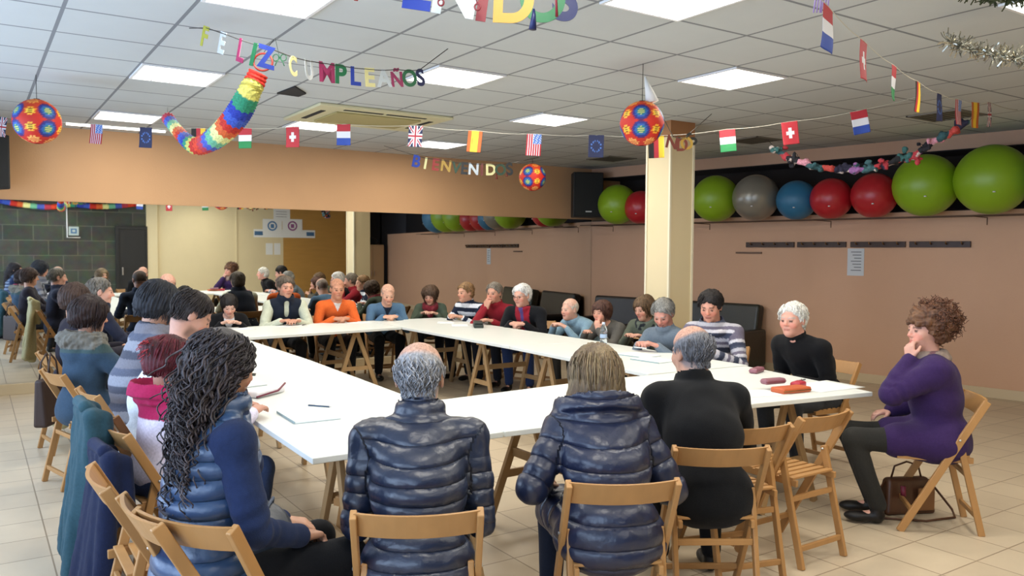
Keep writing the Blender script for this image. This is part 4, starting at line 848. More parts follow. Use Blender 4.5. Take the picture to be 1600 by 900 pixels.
for k in range(7): mb.box(-.07, .06-.02*(k % 3), .001, .0018, .10-k*.038, .106-k*.038+.004)
mb.build('text_lines', mat('print_grey', hx('#6f737a'), .8), t)
a = atw(1150, 394, -.01); b = atw(1190, 396, -.01); mb = MB(); L = (b-a).length; mb.box(-L/2, L/2, -.01, .01, -.012, .012); tag(mb.build('wall_strip', mat('brown_strip', hx('#6e5443'), .6), loc=(a+b)/2, rz=WA, bevel=.002), 'short thin brown strip low left of the coat racks', 'strip')
# dark leather sofas against the right wall
M_SOF = mat('dark_green_leather', hx('#1e211c'), .32, noise=.2, nscale=4, bump=.15, bscale=40); M_SOF2 = mat('dark_brown_leather', hx('#1f1512'), .4, noise=.2, nscale=4)
def sofa(v0, v1, lab, m):
    vm = (v0+v1)/2; t = empty('sofa', (ur(vm)-.52, vm, 0), WA-math.pi/2, lab, 'sofa'); h = (v1-v0)/2
    mb = MB(); mb.box(-.32, .42, -h, h, .08, .38); mb.build('base', m, t, bevel=.03)
    mb = MB(); mb.bar((.30, 0, .36), (.40, 0, .90), 2*h-.04, .16, (1, 0, 0)); mb.build('backrest', m, t, bevel=.04, seg=3)
    for s_ in (-1, 1): mb = MB(); mb.box(-.32, .38, s_*h-.07, s_*h+.07, .08, .58); mb.build('armrest', m, t, bevel=.04, seg=3)
    for y in (-h/2, h/2): mb = MB(); mb.box(-.33, .25, y-h/2+.08, y+h/2-.08, .38, .50); mb.build('cushion', m, t, bevel=.03, seg=3)
    for y in (-h+.08, h-.08): mb = MB(); mb.box(-.28, -.22, y-.03, y+.03, 0, .08); mb.build('foot', M_DW, t); mb = MB(); mb.box(.3, .36, y-.03, y+.03, 0, .08); mb.build('foot', M_DW, t)
sofa(8.85, 10.1, 'dark leather sofa in the corner below the loudspeaker', M_SOF2); sofa(7.15, 8.55, 'dark green leather sofa against the wall right of the pillar', M_SOF)
def speaker(p, rz, w, d, h, lab):
    t = empty('loudspeaker', p, rz, lab, 'loudspeaker', None); m = mat('speaker_black', (.008, .008, .009), .6)
    mb = MB(); mb.prism([(-w/2, -d/2), (w/2, -d/2), (w*.36, d/2), (-w*.36, d/2)], -h/2, h/2); mb.build('cabinet', m, t, bevel=.012)
    mb = MB(); mb.box(-w/2+.02, w/2-.02, -d/2-.008, -d/2, -h/2+.02, h/2-.02); mb.build('grille', mat('speaker_grille', (.014, .015, .015), .75, bump=.6, bscale=400), t, bevel=.004)
    mb = MB(); mb.box(-.05, .05, -d/2-.011, -d/2-.008, -h/2+.075, -h/2+.095); mb.build('badge', mat('badge', (.6, .6, .6), .4), t)
    mb = MB(); mb.box(-.03, .03, d/2-.03, d/2+.10, -.03, .03); mb.build('bracket', m, t)
speaker((8.13, 10.12, 2.50), R(-20), .50, .34, .70, 'black loudspeaker high in the far right corner')
speaker((.10, 10.12, 2.50), R(12), .46, .34, .56, 'black loudspeaker cut by the left picture edge')
# ---------------------------------------------------------------- things on the tables
TZ = .7402
def item(name, x, y, deg, lab, cat): return empty(name, (x, y, TZ), R(deg), lab, cat)
M_PAP = mat('white_paper', hx('#e6e9e8'), .7); M_INK = mat('pen_blue', hx('#2e4a66'), .4); M_GREYE = mat('notebook_edge', hx('#8fa3a6'), .6)
def notebook(x, y, deg, w, d, lab, th=.012):
    t = item('notebook', x, y, deg, lab, 'notebook'); mb = MB(); mb.box(-w/2, w/2, -d/2, d/2, 0, .002); mb.box(-w/2, -w/2+.004, -d/2, d/2, 0, th); mb.build('cover', M_GREYE, t, bevel=.001)
    mb = MB(); mb.box(-w/2+.004, w/2-.003, -d/2+.003, d/2-.003, .002, th); mb.build('pages', M_PAP, t, bevel=.001); return t
def pen(x, y, z, deg, lab, col=None, L=.14):
    t = empty('pen', (x, y, z), R(deg), lab, 'pen'); m = col or M_INK; mb = MB(); mb.tube([(-L/2, 0, .006), (L/2-.012, 0, .006)], .0045, 8); mb.build('barrel', m, t)
    mb = MB(); mb.tube([(L/2-.012, 0, .006), (L/2, 0, .006)], [.004, .0012], 8); mb.build('tip', mat('steel', (.6, .6, .6), .3, 1), t)
    mb = MB(); mb.box(-L/2, -L/2+.04, -.0015, .0015, .0105, .0125); mb.build('clip', mat('steel', (.6, .6, .6), .3, 1), t)
def sheet(x, y, deg, w, d, lab, name='paper_sheet'):
    mb = MB(); n = 6; vs = []
    for i in range(n+1):
        for j in range(n+1): vs.append((-w/2+w*i/n, -d/2+d*j/n, .0012+.003*(i/n)**3*(j/n)))
    mb.add(vs, [(i*(n+1)+j, (i+1)*(n+1)+j, (i+1)*(n+1)+j+1, i*(n+1)+j+1) for i in range(n) for j in range(n)], True)
    o = mb.build(name, M_PAP, loc=(x, y, TZ), rz=R(deg)); s_ = o.modifiers.new('th', 'SOLIDIFY'); s_.thickness = .0006; tag(o, lab, 'paper')
notebook(1.44, 4.06, -2, .24, .32, 'closed white notebook on the front left table with a blue pen on it'); pen(1.555, 4.20, TZ+.012, -50, 'blue pen lying on the white notebook of the front left table')
t = item('pencil_case', 1.44, 4.80, 35, 'white pencil case with a dark red zip on the front left table', 'pencil case')
mb = MB(); mb.box(-.13, .13, -.05, .05, 0, .04); mb.build('pouch', mat('case_white', hx('#e0dfe2'), .5), t, bevel=.016, seg=3); mb = MB(); mb.tube([(-.14, -.052, .012), (.05, -.056, .022), (.15, -.03, .05)], .006, 6); mb.build('zip', mat('dark_red', hx('#6e2036'), .5), t)
notebook(1.42, 5.25, 12, .21, .29, 'small white notepad beside the phone on the left table', .008)
t = item('phone', 1.55, 5.62, -20, 'dark mobile phone lying on the left table', 'phone'); mb = MB(); mb.box(-.07, .07, -.035, .035, 0, .009); mb.build('case', mat('phone_dark', hx('#2a2f2c'), .3), t, bevel=.004); mb = MB(); mb.box(-.062, .062, -.031, .031, .009, .0095); mb.build('screen', mat('phone_glass', (.01, .01, .012), .08), t)
t = item('glasses_case', 4.78, 7.86, 62, 'black hard case on the right row in front of the blazer', 'case'); mb = MB(); mb.box(-.13, .13, -.055, .055, 0, .042); mb.build('bottom', mat('case_dark', hx('#2a322e'), .4), t, bevel=.012, seg=3); mb = MB(); mb.box(-.128, .128, -.053, .053, .044, .068); mb.build('lid', MT['case_dark'], t, bevel=.012, seg=3)
# water bottle
t = item('water_bottle', 4.88, 5.78, 0, 'clear plastic water bottle on the right table', 'bottle'); M_PET = mat('clear_plastic', (.85, .92, .98), .08, trans=.92)
mb = MB(); mb.lathe([(0, .002), (.030, .002), (.033, .012), (.033, .05), (.030, .055), (.033, .06), (.033, .10), (.031, .105), (.033, .11), (.033, .14), (.026, .165), (.014, .185), (.0125, .205), (0, .206)], n=28); mb.build('bottle_body', M_PET, t)
mb = MB(); mb.lathe([(.0335, .065), (.0338, .066), (.0338, .098), (.0335, .10)], n=28); mb.build('bottle_label', mat('label_blue', hx('#9fb4d0'), .5), t); mb = MB(); mb.lathe([(.0148, .190), (.0150, .206), (.013, .210), (0, .210)], n=20); mb.build('bottle_cap', mat('cap_white', hx('#b8c4d6'), .4), t)
notebook(4.62, 5.02, 8, .22, .30, 'notepad under the hands of the person bending down to write', .008); notebook(4.50, 4.72, 5, .21, .30, 'closed grey-edged notebook right of the writing person', .010)
pen(4.80, 5.20, TZ+.03, 100, 'white pen held by the person bending down to write', M_PAP)
for (x, y, dg, lab) in ((4.70, 3.86, 20, 'mauve spectacle case near the black turtleneck person'), (4.20, 3.32, -8, 'mauve rounded spectacle case resting on the orange wallet')):
    t = item('spectacle_case', x, y, dg, lab, 'case'); z = 0 if x > 4.5 else .036; mb = MB(); mb.box(-.085, .085, -.032, .032, z, z+.036); mb.build('shell', mat('mauve', hx('#8a5a66'), .4), t, bevel=.016, seg=4); mb = MB(); mb.box(-.082, .082, -.0325, .0325, z+.017, z+.019); mb.build('seam', mat('dark_red', hx('#6e2036'), .5), t)
t = item('wallet', 4.22, 3.20, -6, 'orange brown leather wallet on the front right table', 'wallet'); mb = MB(); mb.box(-.12, .12, -.055, .055, 0, .034); mb.build('leather', mat('orange_leather', hx('#b5562c'), .5), t, bevel=.010, seg=3); mb = MB(); mb.tube([(-.115, -.056, .017), (.115, -.056, .017)], .003, 6); mb.build('zip', mat('brass', hx('#7a5a34'), .4, .6), t)
t = item('coin_purse', 4.37, 3.26, 15, 'small red coin purse right of the mauve case', 'purse'); mb = MB(); mb.box(-.055, .055, -.035, .035, 0, .046); mb.build('pouch', mat('red_leather', hx('#a8283a'), .45), t, bevel=.014, seg=3); mb = MB(); mb.tube([(.05, 0, .045), (.075, .01, .05)], .003, 6); mb.build('zip_pull', mat('dark_red', hx('#6e2036'), .5), t)
sheet(4.02, 3.27, -15, .30, .21, 'white paper under the orange wallet'); sheet(4.58, 3.22, -4, .42, .30, 'large bluish white paper at the right table corner'); pen(4.62, 3.42, TZ+.004, 10, 'dark pen on the large paper at the right table corner', mat('pen_dark', hx('#3a3538'), .4), .12)
sheet(3.02, 9.05, 8, .30, .21, 'paper in front of the person in the navy vest'); sheet(3.84, 9.05, -5, .30, .21, 'paper in front of the person in the orange sweater'); sheet(2.45, 8.98, 5, .21, .30, 'paper in front of the person in black'); sheet(4.75, 8.55, 60, .30, .21, 'paper in front of the person in bold stripes'); sheet(4.72, 8.15, 62, .30, .21, 'paper in front of the person in the dark red sweater')
pen(3.16, 9.02, TZ+.004, 50, 'dark pen beside the person in the navy vest', MT['pen_dark'])
# ---------------------------------------------------------------- bags and coats
M_BR = mat('brown_leather', hx('#4f2f1c'), .45, noise=.15, nscale=10); M_TAN = mat('tan_leather', hx('#7a5230'), .5, noise=.15, nscale=10)
t = empty('handbag', (4.80, 2.78, 0), R(-25), 'brown leather handbag on the floor under the chair of the purple coat', 'handbag')
mb = MB(); mb.add([(-.17, -.07, 0), (.17, -.07, 0), (.17, .07, 0), (-.17, .07, 0), (-.14, -.035, .22), (.14, -.035, .22), (.14, .035, .22), (-.14, .035, .22)], [(0, 3, 2, 1), (4, 5, 6, 7), (0, 1, 5, 4), (1, 2, 6, 5), (2, 3, 7, 6), (3, 0, 4, 7)]); mb.build('pouch', M_BR, t, bevel=.025, seg=4)
mb = MB(); mb.box(.03, .14, -.085, -.07, .03, .17); mb.build('front_pocket', M_TAN, t, bevel=.006); mb = MB(); mb.tube([(-.14, 0, .20), (-.25, -.06, .12), (-.22, -.12, .01), (0, -.20, .008), (.22, -.16, .008), (.26, -.08, .03), (.15, 0, .20)], .007, 8); mb.build('shoulder_strap', M_BR, t)
mb = MB(); mb.tube([(-.10, 0, .22), (-.08, 0, .29), (0, 0, .315), (.08, 0, .29), (.10, 0, .22)], .006, 8); mb.build('handle', M_BR, t); mb = MB(); mb.tube([(-.08, -.09, .19), (-.08, -.095, .13)], .016, 8); mb.build('tassel', mat('dark_red', hx('#6e2036'), .5), t)
p = atd(77, 622, 6.15); t = empty('tote_bag', p, R(60), 'dark brown tote bag hanging from a chair back at the left edge', 'tote bag')
mb = MB(); mb.add([(-.15, -.05, -.20), (.15, -.05, -.20), (.15, .05, -.20), (-.15, .05, -.20), (-.16, -.03, .16), (.16, -.03, .16), (.16, .03, .16), (-.16, .03, .16)], [(0, 3, 2, 1), (4, 5, 6, 7), (0, 1, 5, 4), (1, 2, 6, 5), (2, 3, 7, 6), (3, 0, 4, 7)]); mb.build('pouch', mat('tote_brown', hx('#33221c'), .6, noise=.15, nscale=12), t, bevel=.02, seg=3)
for y in (-.03, .03): mb = MB(); mb.tube([(-.08, y, .15), (-.05, y, .28), (0, y*.5, .34), (.05, y, .28), (.08, y, .15)], .007, 8); mb.build('handle', MT['tote_brown'], t)
t = empty('shoulder_bag', (.80, 2.86, .455), R(35), 'dark navy bag lying on the seat of the chair nearest the viewer', 'bag')
F = Field([-.24, -.20, -.01], [.24, .20, .32], .009); F.ell((0, 0, .10), (.19, .14, .12)); F.ell((.08, .03, .15), (.11, .10, .08), None, .04); F.ell((-.10, -.02, .08), (.10, .11, .08), None, .04); F.cut(lambda X, Y, Z: (.0-Z)+0*X+0*Y, .01); V, Q = F.mesh(); V = V+normals(V, Q)*(wob(V, 55, 3)*.008)[:, None]
npmesh('pouch', V, Q, M_PUFF, np.tile(np.array(hx('#1c2736')), (len(V), 1)), t)
for k in range(3): mb = MB(); mb.tube([(-.16+.05*k, -.12, .10), (-.08+.05*k, -.06, .22+.01*k), (.05+.04*k, .0, .235), (.14+.02*k, .06, .13)], .007, 6); mb.build('strap', mat('strap_navy', hx('#2a3c54'), .5), t)
def coat_on_chair(x, y, deg, col, lab, w=.42, z0=.12, z1=.80, seed=1, spread=.0, mt=None):
    t = empty('hanging_coat', (x, y, 0), R(deg), lab, 'coat'); F = Field([-.36, -.22, z0-.05], [.36, .22, z1+.14], .010); rg = np.random.default_rng(seed)
    n = 7
    for i in range(n):
        a = -w/2+w*i/(n-1); top = z1-.03*abs(a)/.2+.01*rg.normal(); bx = a*(1+spread)+.02*rg.normal(); F.cone((a*.85, .0, top), (bx, -.05+.025*rg.normal(), z0+.06*rg.random()), .032, .050+.012*rg.random(), .022)
    F.cone((-w*.42, .0, z1), (w*.42, 0, z1), .036, .036, .03); F.cone((-w*.40, .05, z1-.02), (-w*.42, .06, z1-.28), .035, .03, .03); F.cone((w*.40, .05, z1-.02), (w*.42, .06, z1-.28), .035, .03, .03)
    V, Q = F.mesh(); V = V+normals(V, Q)*((wob(V*[1.2, 1, .35], 60, seed)*.008+wob(V, 110, 4)*.002))[:, None]; c = np.array(hx(col)); npmesh('coat_body', V, Q, mt or M_CLOTH, np.tile(c, (len(V), 1)), t)
    F = Field([-.2, -.12, z1-.02], [.2, .16, z1+.12], .009); F.cone((-.09, -.02, z1+.035), (.09, -.02, z1+.035), .028, .028); F.cone((-.09, -.02, z1+.03), (-.11, .04, z1), .022, .018); F.cone((.09, -.02, z1+.03), (.11, .04, z1), .022, .018); V, Q = F.mesh(); npmesh('collar', V, Q, mt or M_CLOTH, np.tile(c*1.15, (len(V), 1)), t)
coat_on_chair(.44, 4.26, 272, '#2d4a54', 'long teal coat hung over a chair back behind the lace top', seed=2, z0=.14, z1=.84, w=.36)
coat_on_chair(.47, 3.92, 276, '#151e3a', 'dark navy coat hung over a chair right of the teal coat', seed=5, z0=.06, z1=.70, w=.30)
coat_on_chair(.68, 7.95, 268, '#b3ab84', 'cream coat hung over a chair back in the left row near the mirror', seed=8, z0=.10, z1=.88, w=.34)
t = empty('slatted_seat', (1.62, 3.52, 0), R(28), 'low slatted wooden chair seat on four legs under the front left table, left of the navy puffer jacket', 'slatted_seat'); mb = MB()  # seat of a folding chair, modelled without its back on four plain legs
for i in range(7): mb.box(-.17, .17, -.165+i*.048, -.133+i*.048, .438, .45)
st2 = mb.build('seat', M_WOOD, t, bevel=.002)
for sg in (-1, 1): mb = MB(); mb.bar((sg*.155, -.17, .42), (sg*.155, .17, .42), .018, .034); mb.build('seat_rail', M_WOOD, st2)
for sx in (-1, 1):
    for sy in (-1, 1): mb = MB(); mb.bar((sx*.14, sy*.13, .42), (sx*.17, sy*.19, 0), .022, .034); mb.build('leg', M_WOOD, t, bevel=.003)
for sy in (-1, 1): mb = MB(); mb.bar((-.16, sy*.17, .14), (.16, sy*.17, .14), .018, .028); mb.build('stretcher', M_WOOD, t)
# ---------------------------------------------------------------- what the mirror shows of the wall behind the viewer
def mpt(x, y): p = atv(x, y, 2*VB-VF); return p.x, p.z
def board(name, x0, y0, x1, y1, m, lab, cat, dep=.006, off=0.0):
    a, zt = mpt(x0, y0); b, zb = mpt(x1, y1); t = empty(name, ((a+b)/2, VF+off, (zt+zb)/2), 0, lab, cat); w = (b-a)/2; h_ = (zt-zb)/2
    mb = MB(); mb.box(-w, w, 0, dep, -h_, h_); mb.build('sheet' if cat == 'notice' else 'panel', m, t); return t, w, h_
M_SIGN = mat('sign_pale', hx('#a9b7b4'), .5); M_SB = mat('sign_blue', hx('#3f6a94'), .5)
t, w, hh = board('wall_sign', 107, 354, 123, 368, M_SIGN, 'small pale emblem sign on the stone wall seen in the mirror', 'sign', .02); mb = MB(); mb.box(-w*.6, w*.6, .02, .022, -hh*.55, hh*.55); mb.build('emblem', MT['sign_blue'], t); mb = MB(); mb.box(-w*.3, w*.3, .022, .024, -hh*.25, hh*.3); mb.build('emblem_figure', M_SIGN, t)
a, z1 = mpt(104, 322); _, z2 = mpt(104, 371); mb = MB(); mb.tube([(a, VF+.015, z1), (a, VF+.015, z2), (a+.28, VF+.015, z2)], .014, 8); tag(mb.build('cable_conduit', mat('white_frame', (.8, .8, .8), .4)), 'white cable conduit beside the emblem sign on the stone wall', 'conduit')
t, w, hh = board('notice_sheet', 427, 322, 453, 346, M_PAP, 'white notice sheet above the two round symbols, seen in the mirror', 'notice', .003, .0)
mb = MB()
for k in range(3): mb.box(-w*.7, w*.6, .003, .004, hh*.3-k*.07-.012, hh*.3-k*.07)
mb.build('text_lines', MT['print_grey'], t)
for x0, x1, c, lab in ((410, 440, '#4a78a6', 'white sheet with a blue round symbol seen in the mirror'), (441, 472, '#8c5088', 'white sheet with a purple round symbol seen in the mirror')):
    t, w, hh = board('symbol_sheet', x0, 342, x1, 364, M_PAP, lab, 'notice', .004, .008); mb = MB(); n = 24; r1, r0 = hh*.72, hh*.5
    vs = [(math.cos(2*math.pi*i/n)*r, .0055, math.sin(2*math.pi*i/n)*r) for i in range(n) for r in (r0, r1)]; mb.add(vs, [(2*i, 2*((i+1) % n), 2*((i+1) % n)+1, 2*i+1) for i in range(n)]); mb.build('ring', mat('ink'+c[1:], hx(c), .6), t)
    mb = MB(); mb.box(-r0*.5, r0*.5, .004, .006, -r0*.6, r0*.55); mb.build('figure', MT['ink'+c[1:]], t)
t, w, hh = board('direction_strip', 396, 358, 492, 372, M_PAP, 'white strip with dark blue bars under the symbol sheets, seen in the mirror', 'notice', .003, -.0)
for sg in (-1, 1): mb = MB(); mb.box(sg*w*.84-w*.13, sg*w*.84+w*.13, .003, .0045, -hh*.5, hh*.5); mb.build('blue_bar', MT['sign_blue'], t)
for (x0, x1, lab) in ((415, 426, 'left one of two small papers under the symbol sheets, seen in the mirror'), (428, 438, 'right one of two small papers under the symbol sheets, seen in the mirror')): board('small_notice', x0, 380, x1, 398, M_PAP, lab, 'notice', .003)
t = empty('cabinet', (9.95, VF-.32, 0), 0, 'cream cabinet standing in the dark alcove, seen in the mirror', 'cabinet'); M_CAB = mat('cabinet_beige', hx('#b89a74'), .5)
mb = MB(); mb.box(-.34, .38, -.25, .25, .06, 1.78); mb.build('carcass', M_CAB, t, bevel=.004); mb = MB(); mb.box(-.30, .34, -.22, .22, 0, .06); mb.build('plinth', M_DARK, t)
for x0, x1, hxx in ((-.335, .015, -.03), (.025, .375, .07)): mb = MB(); mb.box(x0, x1, .25, .268, .08, 1.76); d = mb.build('door', M_CAB, t, bevel=.003); mb = MB(); mb.box(hxx-.006, hxx+.006, .268, .285, .85, 1.0); mb.build('handle', mat('steel', (.6, .6, .6), .3, 1), d)
F = Field([-.35, -.25, -.01], [.35, .25, .3], .014); F.ell((0, 0, .10), (.26, .17, .12)); F.cut(lambda X, Y, Z: (.0-Z)+0*X+0*Y, .005); V, Q = F.mesh(); o = npmesh('dark_bundle', V+normals(V, Q)*(wob(V, 30, 3)*.01)[:, None], Q, M_CLOTH, np.tile([.01, .01, .012], (len(V), 1))); o.location = (9.98, VF-.32, 1.785); tag(o, 'black rounded bundle lying on top of the cabinet', 'bundle')
# ---------------------------------------------------------------- decorations under the ceiling
M_STR = mat('white_string', hx('#b9b6a8'), .8); M_DSTR = mat('dark_string', hx('#33302c'), .8)
CM = {k: mat('print_'+k, hx(v), .7) for k, v in dict(red='#a82530', white='#cfd0d6', blue='#27459a', green='#1f7a44', navy='#23284a', yellow='#d8b22c', black='#16130f', gold='#c08a26', sky='#4d72b8', pink='#d8a8b4', rust='#a85420').items()}
CK = list(CM)
def fpix(kind, x, y):      # x right, y up, both 0..1
    if kind == 'NL': return 'red' if y > .67 else ('white' if y > .33 else 'blue')
    if kind == 'HU': return 'red' if y > .67 else ('white' if y > .33 else 'green')
    if kind == 'CH': X, Y = abs(x-.5), abs(y-.5)*1.3; return 'white' if (X < .09 and Y < .30) or (Y < .11 and X < .27) else 'red'
    if kind == 'DE': return 'black' if x < .33 else ('red' if x < .67 else 'yellow')
    if kind == 'ES': return 'rust' if x < .25 or x > .75 else ('gold' if .3 < x < .42 and .35 < y < .65 else 'yellow')
    if kind == 'US': return ('white' if (int(x*40)+int(y*40)) % 5 == 0 else 'sky') if (x > .46 and y > .55) else ('red' if int(x*13) % 2 == 0 else 'white')
    if kind == 'EU':
        r = math.hypot((x-.5), (y-.5)*1.35); a = math.atan2(y-.5, x-.5); return 'sky' if .25 < r < .36 and abs((a*12/6.283) % 1-.5) < .25 else 'navy'
    if kind == 'UK':
        X, Y = x-.5, y-.5; d1 = abs(X-Y); d2 = abs(X+Y)
        if abs(X) < .07 or abs(Y) < .055: return 'red'
        if abs(X) < .13 or abs(Y) < .10: return 'white'
        if min(d1, d2) < .05: return 'red'
        return 'white' if min(d1, d2) < .12 else 'navy'
FN = dict(NL='dutch', HU='hungarian', CH='swiss', DE='german', ES='spanish', US='american', EU='european union', UK='british')
def bunting(lab, fl, ends, W=.128, Hh=.185, gp='flags'):
    pts = [atd(x, y, .98*Hh*FPX/h) for (k, x, y, h) in fl]; t = empty('flag_bunting', pts[len(pts)//2], 0, lab, 'bunting'); o0 = t.location.copy()
    pe = [ends[0]]+pts+[ends[1]]; sp = []
    for a, b in zip(pe, pe[1:]):
        for j in range(6): q = a.lerp(b, j/6); q.z -= .012*math.sin(math.pi*j/6); sp.append(q-o0)
    sp.append(pe[-1]-o0); mb = MB(); mb.tube(sp, .0022, 5); mb.build('string', M_STR, t)
    for i, (k, x, y, h) in enumerate(fl):
        a = pe[i]; b = pe[i+2]; d = (b-a).normalized(); up = (Vector((0, 0, 1))-d*d.z).normalized(); nx_, ny_ = 20, 26; nm = d.cross(up); vs = []; mb = MB(); c = pts[i]-o0
        if d.dot(RX) < 0: d = -d; nm = -nm
        ph = i*1.7
        for jy in range(ny_+1):
            for jx in range(nx_+1):
                X = (jx/nx_-.5)*W; Y = jy/ny_*Hh; vs.append(c+d*X-up*(Hh-Y)+nm*(.006*math.sin(X*30+ph)*(1-jy/ny_)+.006*math.sin(Y*20+ph)*(1-jy/ny_)))
        fs = [(jy*(nx_+1)+jx, jy*(nx_+1)+jx+1, (jy+1)*(nx_+1)+jx+1, (jy+1)*(nx_+1)+jx) for jy in range(ny_) for jx in range(nx_)]
        mb.add(vs, fs, True); mb.mi = [CK.index(fpix(k, (jx+.5)/nx_, (jy+.5)/ny_)) for jy in range(ny_) for jx in range(nx_)]
        o = mb.build('flag', [CM[q] for q in CK], t); o['label'] = FN[k]+' paper flag'; s_ = o.modifiers.new('th', 'SOLIDIFY'); s_.thickness = .001
bunting('string of small paper flags crossing the room in front of the mirror wall', [('UK', 4, 183, 30), ('US', 151, 194, 30), ('EU', 228, 199, 31), ('DE', 310, 200, 31), ('HU', 383, 200, 31), ('CH', 457, 198, 31.5), ('NL', 537, 194, 32), ('UK', 650, 196, 32.5), ('ES', 743, 204, 33), ('US', 835, 209, 33.5), ('EU', 932, 211, 34), ('DE', 1025, 212, 34), ('HU', 1136, 202, 34.5), ('CH', 1233, 190, 35), ('NL', 1341, 173, 35.5)],
        (atd(-60, 168, 8.3), atd(1470, 140, 6.4)))
bunting('string of small paper flags running away at the upper right, the farther ones edge on', [('NL', 1294, 10, 68), ('CH', 1350, 64, 60), ('HU', 1397, 102, 52), ('DE', 1434, 127, 46), ('EU', 1468, 146, 42), ('US', 1498, 155, 39), ('ES', 1524, 160, 38.5), ('UK', 1546, 160, 37)], (atd(1240, -60, 3.0), atz(1590, 172, ZC)))
# letters
_fc = {}
def letter_mesh(ch):
    if ch in _fc: return _fc[ch]
    c = bpy.data.curves.new('letter', 'FONT'); c.body = ch; c.size = 1.36; c.extrude = .012; c.offset = .045; c.align_x = 'CENTER'; c.align_y = 'BOTTOM_BASELINE' if False else 'CENTER'
    o = bpy.data.objects.new('tmp', c); C.objects.link(o); dg = bpy.context.evaluated_depsgraph_get(); me = bpy.data.meshes.new_from_object(o.evaluated_get(dg)); bpy.data.objects.remove(o)
    xs = [v.co.x for v in me.vertices]; ys = [v.co.y for v in me.vertices]; cx, cy_ = (min(xs)+max(xs))/2, (min(ys)+max(ys))/2; H_ = max(ys)-min(ys)
    for v in me.vertices: v.co.x = (v.co.x-cx)/H_; v.co.y = (v.co.y-cy_)/H_
    _fc[ch] = me; return me
LC = {k: mat('foil_'+k, hx(v), .4, .15) for k, v in dict(yellow='#a8a638', silver='#b4bbbd', magenta='#8c2050', green='#15603a', blue='#1b3590', gold='#cfc78c', red='#8c2418', navy='#121c4c', black='#14130f', brown='#6a2a1c', darkgold='#a3802c', dgreen='#1c3a20', dred='#6e1824').items()}
def banner(lab, items, ends, tilt=0):
    pts = [atd(x, y, d) for (ch, x, y, h, d, c) in items]; o0 = pts[len(pts)//2].copy(); t = empty('letter_banner', o0, 0, lab, 'banner'); top = []
    for i, (ch, x, y, h, d, c) in enumerate(items):
        a = pts[max(0, i-1)]; b = pts[min(len(pts)-1, i+1)]; dr_ = (b-a).normalized(); up = (Vector((0, 0, 1))-dr_*dr_.z).normalized(); nm = dr_.cross(up); hm = h*d/FPX*1.12
        me = letter_mesh(ch).copy(); me.materials.clear(); me.materials.append(LC[c]); o = link('letter', me, t); mm = Matrix((dr_*hm*.92, up*hm, nm*hm)).transposed().to_4x4(); mm.translation = pts[i]-o0; o.matrix_local = mm; o['label'] = '%s letter %s' % (c.replace('dgreen', 'dark green').replace('dred', 'dark red').replace('darkgold', 'gold'), ch)
        top.append(pts[i]+up*hm*.42-o0)
    mb = MB(); mb.tube([ends[0]-o0]+top+[ends[1]-o0], .003, 5); mb.build('string', M_DSTR, t); return t, o0
B1 = [('F', 320, 57, 28, 4.7, 'yellow'), ('E', 347, 67, 30, 4.6, 'silver'), ('L', 377, 79, 32, 4.45, 'magenta'), ('I', 396, 85, 32, 4.4, 'green'), ('Z', 416, 89, 32, 4.4, 'blue'), ('C', 458, 103, 28, 4.6, 'gold'), ('U', 483, 109, 28, 4.9, 'silver'), ('M', 511, 113, 28, 5.0, 'magenta'), ('P', 533, 116, 27, 5.05, 'green'),
      ('L', 556, 119, 26, 5.1, 'blue'), ('E', 578, 121, 26, 5.15, 'gold'), ('A', 600, 122, 25, 5.2, 'silver'), ('\u00d1', 620, 121, 26, 5.25, 'magenta'), ('O', 640, 122, 24, 5.3, 'green'), ('S', 657, 121, 24, 5.35, 'navy')]
t, o0 = banner('coloured letter banner FELIZ CUMPLEA\u00d1OS hanging below the ceiling at upper left', B1, (atd(296, 44, 4.9), atz(700, 76, ZC)))
q = atd(437, 90, 4.8)-o0; mb = MB()
for sg in (-1, 1): mb.tube([q+RX*(sg*(.005+.035*(1-math.cos(a))/2))+UP*(.02*math.sin(a)) for a in np.linspace(0, 6.283, 12)], .003, 5)
for sg in (-1, 1): mb.tube([q, q+RX*sg*.02-UP*.03, q+RX*sg*.028-UP*.05], .003, 5)
mb.tube([q, atz(430, 60, ZC)-o0], .0015, 5); mb.build('bow', LC['green'], t)
B2 = [('B', 651, 252, 17, 7.6, 'blue'), ('I', 665, 255, 16, 7.6, 'gold'), ('E', 681, 257, 17, 7.6, 'red'), ('N', 697, 259, 16, 7.6, 'darkgold'), ('V', 713, 262, 16, 7.6, 'dgreen'), ('E', 726, 263, 17, 7.6, 'black'), ('N', 740, 264, 16, 7.6, 'silver'), ('I', 753, 265, 17, 7.6, 'brown'), ('D', 767, 265, 16, 7.6, 'gold'), ('O', 782, 265, 16, 7.6, 'dgreen'), ('S', 796, 264, 18, 7.6, 'black')]
t, o0 = banner('small letter banner BIENVENIDOS in front of the back wall left of the small lantern', B2, (atz(600, 228, ZC), atz(842, 246, ZC)))
for x, y in ((776, 280), (792, 276)): mb = MB(); mb.tube([atd(x, 270, 7.6)-o0, atd(x, y, 7.6)-o0], [.003, .014], 6); mb.build('tassel', LC['brown'], t)
B3 = [('V', 560, -36, 66, 3.1, 'red'), ('E', 655, -24, 70, 3.1, 'blue'), ('N', 713, -14, 70, 3.1, 'silver'), ('I', 756, -6, 70, 3.1, 'dred'), ('D', 803, -1, 66, 3.1, 'darkgold'), ('O', 848, -2, 66, 3.1, 'green'), ('S', 882, -4, 66, 3.1, 'navy')]
t, o0 = banner('large letter banner BIENVENIDOS cut by the top of the picture', B3, (atz(505, -75, ZC), atz(930, -60, ZC)))
